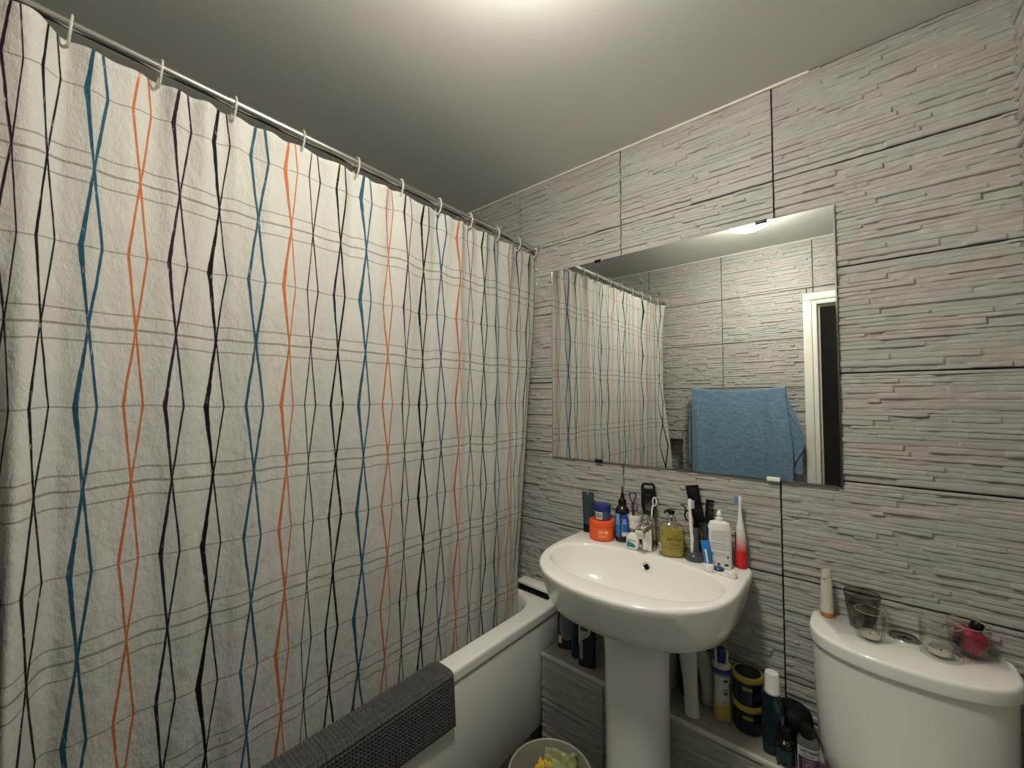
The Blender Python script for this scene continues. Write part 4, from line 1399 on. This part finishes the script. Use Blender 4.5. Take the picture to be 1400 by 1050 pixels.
# purple mouthwash
t = thing('purple_mouthwash', 'purple mouthwash bottle with clear shoulders and a white banded label', 'bottle', (.5625, -.1530, L - .0012), 6)
t.location = (.5685, -.1525, L)
MB().loft([(0, 0, 0, .020, .017, 2.8), (.003, 0, 0, .0235, .0195, 2.8), (.076, 0, 0, .0235, .0195, 2.8)], 40).build('bottle', mat('purple_liquid', (.085, .030, .085), .15, trans=.15, coat=.3, vary=(8, .2)), t)
MB().loft([(.076, 0, 0, .0235, .0195, 2.8), (.088, 0, 0, .0215, .0185, 2.5), (.096, 0, 0, .0145, .0140, 2)], 40).build('shoulder', mat('clear_shoulder', (.22, .21, .21), .08, trans=.5, ior=1.4), t)
MB().lathe([(.0150, .095), (.0155, .097), (.0150, .116), (.0135, .119), (.001, .119)], 28).build('cap', BLACK, t)
arc_patch(.0238, -148, -28, .052, .076, ry=.0198, n=2.8).build('label', mat('label_grey_white', (.50, .50, .50), .4, vary=(60, .1)), t)
lettering('LISTERINE', .0085, t, BLACK, r=.0248, ry=.0207, ang=-80, z=.0655, n=2.8)
arc_patch(.0240, -112, -60, .014, .050, ry=.0200, n=2.8).build('label_lower', mat('label_mauve', (.17, .10, .18), .4, vary=(70, .35)), t)
arc_patch(.0241, -112, -60, .0555, .060, ry=.0201, n=2.8).build('label_band', mat('label_band_grey', (.28, .27, .30), .4), t)
arc_patch(.0240, -152, -142, .010, .074, ry=.0200, n=2.8, seg=3).build('side_strip', WHITEP, t)
b = MB().tube([((.0243 * cos(radians(-86) + .24 * cos(2 * pi * k / 20))), (.0203 * sin(radians(-86) + .24 * cos(2 * pi * k / 20))), .032 + .0065 * sin(2 * pi * k / 20)) for k in range(20)], .0006, 5, closed=True)
b.build('emblem', mat('print_lilac', (.42, .36, .45), .5), t)

# ------------------------------------------------------------------ toilet
CT = .762
tl = thing('toilet', 'white close coupled toilet with a bowed cistern and flush button', 'toilet', (.760, -.12, 0))


def cist(hx, front, z, back=-.012, n=2.3):
    cy = -.080
    pts = []
    for k in range(96):
        a = 2 * pi * k / 96
        c, s_ = cos(a), sin(a)
        if s_ >= 0: pts.append((hx * spow(c, 2 / 12.), cy + (back - cy) * spow(s_, 2 / 12.) + .12, z))
        else: pts.append((hx * spow(c, 2 / n), cy + (cy - front) * spow(s_, 2 / n) + .12, z))
    return pts


MB().grid([cist(.150, -.170, LZ + .006), cist(.165, -.182, LZ + .02), cist(.174, -.190, .48), cist(.178, -.195, .60), cist(.180, -.197, CT - .037)], True, True, True).build('cistern', PORC, tl, sharp=50)
MB().grid([cist(.179, -.196, CT - .0355), cist(.1855, -.2035, CT - .0350), cist(.1865, -.2045, CT - .034), cist(.1870, -.205, CT - .030), cist(.1870, -.205, CT - .010), cist(.1865, -.2045, CT - .006), cist(.1845, -.2025, CT - .0025), cist(.1815, -.1995, CT - .0005), cist(.178, -.196, CT)], True, True, True).build('cistern_lid', PORC, tl, sharp=60)
bx, by = .003, .078
MB().lathe([(.0305, CT - .002), (.0315, CT + .0005), (.030, CT + .0025), (.0285, CT + .0025)], 40, (bx, by, 0), cap=False).build('button_ring', CHROME, tl)
b = MB().lathe([(.0005, CT + .0022), (.027, CT + .0022), (.0282, CT + .001), (.0282, CT - .001)], 40, (bx, by, 0), cap=False)
b.box((bx - .0008, by - .026, CT + .0022), (bx + .0008, by + .026, CT + .0026))
b.tube([(bx - .012, by - .008, CT + .0026), (bx + .002, by + .0015, CT + .0045), (bx + .012, by - .006, CT + .0026)], .002, 8)
b.build('flush_button', mat('button_dark_chrome', (.36, .35, .33), .2, metal=1., vary=(40, .1)), tl)
pan = MB()
pan.loft([(0, 0, -.22, .11, .20, 2.6), (.06, 0, -.22, .105, .19, 2.6), (.20, 0, -.24, .12, .21, 2.4), (.33, 0, -.29, .17, .245, 2.2), (.385, 0, -.30, .18, .25, 2.2), (.40, 0, -.30, .18, .25, 2.2)], 48)
pan.build('pan', PORC, tl)
MB().loft([(.401, 0, -.31, .175, .215, 2.2), (.404, 0, -.31, .182, .222, 2.2), (.428, 0, -.31, .182, .222, 2.2), (.436, 0, -.31, .170, .21, 2.2)], 48).build('seat_lid', WHITEP, tl)
TZ = CT + .0005
# lip balm / hand cream cylinder
t = thing('birch_print_tube', 'pale birch bark patterned cream tube with orange cap on the cistern', 'tube', (.6095, -.030, TZ), 10)
t.location = (.6095, -.034, TZ)
m = mat('birch_bark_print', (.60, .57, .48), .45)
nt = m.node_tree
tc = nt.nodes.new('ShaderNodeTexCoord')
n1 = noise_node(nt, tc.outputs['Object'], 1., 3, .6, (70, 70, 330))
rp = nt.nodes.new('ShaderNodeValToRGB')
rp.color_ramp.elements[0].position = .30
rp.color_ramp.elements[0].color = (.10, .085, .06, 1)
rp.color_ramp.elements[1].position = .40
rp.color_ramp.elements[1].color = (.60, .57, .47, 1)
nt.links.new(n1.outputs['Fac'], rp.inputs[0])
nt.links.new(rp.outputs[0], nt.nodes['Principled BSDF'].inputs['Base Color'])
MB().loft([(.012, 0, 0, .0150, .0150, 2), (.05, 0, 0, .0145, .0125, 2), (.09, 0, 0, .0125, .0075, 2), (.118, 0, 0, .0100, .0035, 2), (.128, 0, 0, .0090, .0014, 2)], 32).build('tube_body', m, t)
MB().lathe([(.0130, 0), (.0148, .0015), (.0148, .012), (.0130, .0135)], 32).build('cap', mat('orange_brown_cap', (.42, .17, .035), .35, vary=(20, .08)), t)
b = MB()
b.v = [(-.009, -.0016, .116), (.009, -.0016, .116), (.0088, -.0014, .128), (.003, -.0013, .124), (-.0035, -.0013, .139), (-.0088, -.0014, .131), (-.009, .0016, .116), (.009, .0016, .116), (.0088, .0014, .128), (.003, .0013, .124), (-.0035, .0013, .139), (-.0088, .0014, .131)]
b.f = [(0, 1, 2, 3, 4, 5), (11, 10, 9, 8, 7, 6), (1, 7, 8, 2), (2, 8, 9, 3), (3, 9, 10, 4), (4, 10, 11, 5), (5, 11, 6, 0), (0, 6, 7, 1)]
b.build('torn_end', mat('torn_end_pinkish', (.50, .36, .26), .6, vary=(60, .2)), t, smooth=False)


def glass_pot(name, label, cat, loc, prof_o, thick, mt, base_t):
    """open glass: outer wall, rim, inner wall, thick base"""
    t = thing(name, label, cat, loc)
    inn = [(r - thick, max(z, base_t)) for r, z in prof_o[::-1] if z >= base_t - 1e-6]
    inn = [(r - thick, z) for r, z in prof_o[::-1] if z > base_t] + [(prof_o[0][0] - thick * 1.2, base_t + .001), (.0005, base_t)]
    MB().lathe([(.0005, 0)] + prof_o + inn, 48, cap=False).build('glass', mt, t)
    return t


t = glass_pot('smoked_glass', 'flared smoked brown glass behind the small clear tealight glass', 'glass', (.684, -.0480, TZ), [(.024, 0), (.0265, .002), (.0330, .045), (.0385, .086)], .002, SMOKE, .006)
b = MB().tube([(.0380 * cos(2 * pi * k / 48), .0380 * sin(2 * pi * k / 48), .0865) for k in range(48)], .0013, 6, closed=True)
b.build('rim', mat('smoked_rim', (.05, .045, .04), .15, coat=.4), t)
RIMG = mat('glass_rim_bright', (.62, .61, .57), .08, trans=.6, ior=1.3)
t = glass_pot('tealight_glass', 'small clear glass with a metal tealight cup left of the flush button', 'glass', (.6985, -.1060, TZ), [(.0240, 0), (.0265, .002), (.0290, .050), (.0300, .070)], .0018, CLEAR, .006)
MB().tube([(.0291 * cos(2 * pi * k / 48), .0291 * sin(2 * pi * k / 48), .0705) for k in range(48)], .0009, 6, closed=True).build('rim', RIMG, t)
t2 = thing('tealight', 'burnt out metal tealight cup inside the small clear glass', 'candle', (.6985, -.1060, TZ + .0072))
ALU = mat('aluminium_cup', (.62, .60, .55), .3, metal=.9, vary=(40, .1))
MB().lathe([(.0005, 0), (.0180, 0), (.0188, .001), (.0190, .010), (.0184, .010), (.0178, .004), (.0005, .004)], 32, cap=False).build('cup', ALU, t2)
MB().lathe([(.0005, .0052), (.012, .0052), (.0175, .0042)], 24, cap=False).build('wax', mat('wax_pale', (.46, .44, .38), .4, vary=(60, .06)), t2)
MB().tube([(0, 0, .005), (.001, 0, .011)], .0008, 6).build('wick', BLACKM, t2)
t = glass_pot('clear_glass', 'wide clear glass tumbler with a tealight right of the flush button', 'glass', (.8230, -.0905, TZ), [(.0335, 0), (.0360, .002), (.0366, .040), (.0370, .076)], .0022, CLEAR, .007)
MB().tube([(.0359 * cos(2 * pi * k / 48), .0359 * sin(2 * pi * k / 48), .0767) for k in range(48)], .0010, 6, closed=True).build('rim', RIMG, t)
t2 = thing('empty_tealight', 'empty metal tealight cup inside the wide clear glass', 'candle', (.8215, -.0925, TZ + .0082))
MB().lathe([(.0005, 0), (.0190, 0), (.0200, .001), (.0202, .012), (.0196, .012), (.0190, .003), (.0005, .003)], 32, cap=False).build('cup', ALU, t2)
MB().lathe([(.0005, .0038), (.010, .0038), (.0185, .0033)], 24, cap=False).build('wax', mat('wax_clear_grey', (.36, .35, .31), .25), t2)
MB().tube([(0, 0, .003), (.002, 0, .010)], .0010, 6).build('wick', BLACKM, t2)
t = glass_pot('rose_glass', 'clear tapered glass by the wall holding a red bottle', 'glass', (.8720, -.0490, TZ), [(.0285, 0), (.0305, .002), (.0345, .040), (.0375, .074)], .002, PINKG, .007)
MB().tube([(.0366 * cos(2 * pi * k / 48), .0366 * sin(2 * pi * k / 48), .0747) for k in range(48)], .0010, 6, closed=True).build('rim', RIMG, t)
t2 = thing('red_bottle', 'small crimson bottle with a black stopper lying in the tapered glass', 'bottle', (.8690, -.0490, TZ + .0095), 20)
CRIM = mat('crimson_glass_bottle', (.30, .018, .055), .22, coat=.2, vary=(25, .2))
ld = Matrix.Translation((-.002, 0, .004)) @ Matrix.Rotation(radians(20), 4, 'Y')
b = MB().loft([(0, 0, 0, .017, .017, 2.4), (.003, 0, 0, .0235, .0225, 2.4), (.036, 0, 0, .0285, .0260, 2.4), (.048, 0, 0, .021, .020, 2.2), (.052, 0, 0, .010, .010, 2)], 36).xf(ld)
b.build('bottle', CRIM, t2)
b = MB().lathe([(.0105, .051), (.0115, .053), (.0115, .067), (.0098, .070), (.001, .0702)], 24).xf(ld)
b.build('stopper', BLACK, t2)

# ------------------------------------------------------------------ bin
t = thing('waste_bin', 'round beige plastic waste bin on the floor beside the bath panel', 'bin', (-.021, -.462, 0.0005))
BINM = mat('bin_beige_plastic', (.36, .34, .285), .4, vary=(5, .06))
MB().lathe([(.0005, 0), (.085, 0), (.090, .003), (.119, .268), (.123, .271), (.123, .275), (.120, .277), (.1165, .275), (.1155, .268), (.0865, .006), (.0005, .005)], 56, cap=False).build('bin_body', BINM, t)
t = thing('pale_wrapper', 'crumpled pale green wrapper in the waste bin', 'wrapper', (-.022, -.410, .250), 25)


def crumple(w, d, h, seed, n=9):
    b = MB()
    rws = []
    for j in range(n):
        rws.append([(-w / 2 + w * i / (n - 1), -d / 2 + d * j / (n - 1), h * noise.noise(Vector((i * .9, j * .8, seed))) + h * .3 * noise.noise(Vector((i * 2.1, j * 2.3, seed)))) for i in range(n)])
    return b.grid(rws)


o = crumple(.10, .085, .03, 3.3).build('sheet', mat('wrapper_pale_green', (.34, .36, .17), .35, vary=(20, .15)), t, sharp=20)
o.rotation_euler = (radians(38), 0, 0)
o.modifiers.new('thickness', 'SOLIDIFY').thickness = .001
t = thing('yellow_packet', 'bright yellow packet in the waste bin', 'packet', (-.052, -.440, .240), 10)
o = crumple(.07, .06, .025, 7.7).build('sheet', mat('packet_yellow', (.70, .48, .04), .35, vary=(30, .2)), t, sharp=20)
o.rotation_euler = (radians(20), radians(10), 0)
o.modifiers.new('thickness', 'SOLIDIFY').thickness = .001
rb = random.Random(5)
t = thing('tissue_heap', 'heap of crumpled white tissues filling the waste bin', 'tissues', (-.021, -.462, .095))
for k in range(9):
    a = 2 * pi * k / 8
    rr = .045 if k < 8 else 0
    b = MB()
    rws = []
    for j in range(9):
        th = pi * (j + .02) / 8.05
        rws.append([(rr * cos(a) + (.044 * (1 + .35 * noise.noise(Vector((cos(p_) * 2, sin(p_) * 2 + k, j * .7))))) * sin(th) * cos(p_), rr * sin(a) + .044 * (1 + .3 * noise.noise(Vector((cos(p_) * 2, k * 3., sin(p_) * 2 + j)))) * sin(th) * sin(p_), .062 + .055 * cos(th) + (.012 if k == 8 else .0)) for p_ in [2 * pi * q / 14 for q in range(14)]])
    b.grid(rws, True)
    b.build('tissue', mat('tissue_white_%d' % k, (.50, .48, .43), .8, vary=(20, .1)) if k == 0 else bpy.data.materials['tissue_white_0'], t, sharp=25)

# ------------------------------------------------------------------ towel on the opposite wall (seen in the mirror)
TWY = -1.535
rail = thing('towel_rail', 'chrome towel rail on the opposite wall under the blue towel', 'rail', (.070, TWY, 1.418))
MB().tube([(-.262, 0, 0), (.262, 0, 0)], .008, 14).build('bar', CHROME, rail)
for s in (-1, 1):
    MB().tube([(s * .240, 0, 0), (s * .240, -.066, 0)], .006, 12).build('bracket', CHROME, rail)
    MB().tube([(s * .240, -.060, 0), (s * .240, -.0685, 0)], .018, 20).build('wall_plate', CHROME, rail)
m = mat('blue_terry', (.085, .185, .315), .95, sheen=.4)
nt = m.node_tree
tc = nt.nodes.new('ShaderNodeTexCoord')
n1 = noise_node(nt, tc.outputs['Object'], 300., 3)
n2 = noise_node(nt, tc.outputs['Object'], 45., 4, .6)
E.nt = nt
bp = nt.nodes.new('ShaderNodeBump')
bp.inputs['Strength'].default_value = .9
bp.inputs['Distance'].default_value = .008
nt.links.new((E(n1.outputs['Fac']) * .6 + E(n2.outputs['Fac'])).s, bp.inputs['Height'])
nt.links.new(bp.outputs['Normal'], nt.nodes['Principled BSDF'].inputs['Normal'])
mx = nt.nodes.new('ShaderNodeMix')
mx.data_type = 'RGBA'
mx.inputs['A'].default_value = (.10, .19, .29, 1)
mx.inputs['B'].default_value = (.22, .37, .53, 1)
nt.links.new(n2.outputs['Fac'], mx.inputs['Factor'])
nt.links.new(mx.outputs['Result'], nt.nodes['Principled BSDF'].inputs['Base Color'])
tw = thing('bath_towel', 'blue terry bath towel draped over a rail, seen in the mirror', 'towel', (.070, TWY, 1.418))


def towel_sheet(front, drop, wtop, wl0, wr0, off):
    b = MB()
    rws = []
    NVt, NUt = 60, 90
    for j in range(NVt + 1):
        s_ = j / NVt
        row = []
        for i in range(NUt + 1):
            u = i / NUt
            xt = -wtop + 2 * wtop * u
            z = off - drop * s_
            fl = sm(0, .55, s_)
            x = xt + ((u - .5) * 2 * (wr0 if u > .5 else wl0)) * fl
            fold = .010 * noise.noise(Vector((u * 7, 2.0 if front else 6., s_ * 1.2))) * (.3 + s_) + .012 * exp(-((u - .07) / .035) ** 2) * sm(0, .2, s_) + .014 * exp(-((u - .86) / .04) ** 2) * sm(0, .3, s_) - .012 * exp(-((u - .80) / .03) ** 2) * sm(0, .3, s_)
            y = (.0105 if front else -.0105) + (fold if front else -abs(fold) * .6)
            zz = z - .020 * sin(pi * u) * (1 - s_)
            if front: row.append((x, y + .004 * s_, zz))
            else: row.append((x, y - .006 * s_, zz))
        rws.append(row)
    return rws


fr_rows = towel_sheet(True, .74, .272, .0, .03, .006)
bk_rows = towel_sheet(False, .52, .272, .03, .075, .006)
arch = []
for k in range(1, 8):
    a = pi * k / 8
    arch.append([(p[0], .0105 * -cos(a), p[2] + .0115 * sin(a)) for p in fr_rows[0]])
rows = bk_rows[::-1] + arch + fr_rows
o = MB().grid(rows).build('terry_sheet', m, tw, sharp=80)
o.modifiers.new('thickness', 'SOLIDIFY').thickness = .005
# corner of the towel folded out to the right and a small flap to the left
b = MB()
rws = []
for j in range(15):
    s_ = j / 14
    rws.append([(.262 + (.085 * sm(0, .6, s_) - .05 * sm(.7, 1, s_)) * (i / 8.) + .012 * s_, .006 - .028 * sin(i / 8. * pi * .9), -.12 - .30 * s_ - .03 * (i / 8.) * s_ + .05 * (i / 8.) * (1 - s_)) for i in range(9)])
o = b.grid(rws).build('folded_corner', m, tw, sharp=80)
o.modifiers.new('thickness', 'SOLIDIFY').thickness = .006
b = MB()
rws = []
for j in range(9):
    s_ = j / 8
    rws.append([(-.262 - .034 * sin(pi * min(1, s_ * 1.0)) ** .8 * (i / 6.), -.002 - .012 * (i / 6.), -.10 - .13 * s_) for i in range(7)])
o = b.grid(rws).build('side_flap', m, tw, sharp=80)
o.modifiers.new('thickness', 'SOLIDIFY').thickness = .006

# fine flat print and tufts that are too small to pick apart stay joined
for o in bpy.data.objects:
    if o.type == 'MESH' and o.name.split('.')[0] in ('label_print', 'small_print', 'print_symbols', 'barcode_print', 'lid_print', 'bristles', 'grip_ribs'):
        o['kind'] = 'stuff'

# finer pieces belong to the part that carries them
CARRIER = {'label_print': ('label_front', 'label'), 'label_emblem': ('label_front',), 'label_foot': ('label_front',), 'label_mark': ('label',), 'barcode_print': ('barcode_label',), 'small_print': ('label', 'bottle'), 'lid_print': ('lid',),
           'overflow_hole': ('overflow_ring',), 'cap_ring': ('cap',), 'door_handle': ('door_leaf',), 'panel_moulding': ('door_leaf',), 'strike_plate': ('door_lining',), 'crimp': ('tube_body',), 'notch': ('tube_body',),
           'emblem': ('label_lower',), 'label_band': ('label',), 'label_badge': ('label',), 'wick': ('wax',), 'wall_plate': ('bracket',), 'print_symbols': ('bottle',), 'bristle_pad': ('head_ring',), 'lettering': ('label', 'bottle')}
for o in list(bpy.data.objects):
    k = o.name.split('.')[0]
    if o.parent and k in CARRIER:
        for want in CARRIER[k]:
            c = [q for q in o.parent.children if q.name.split('.')[0] == want]
            if c:
                o.parent = c[0]
                break
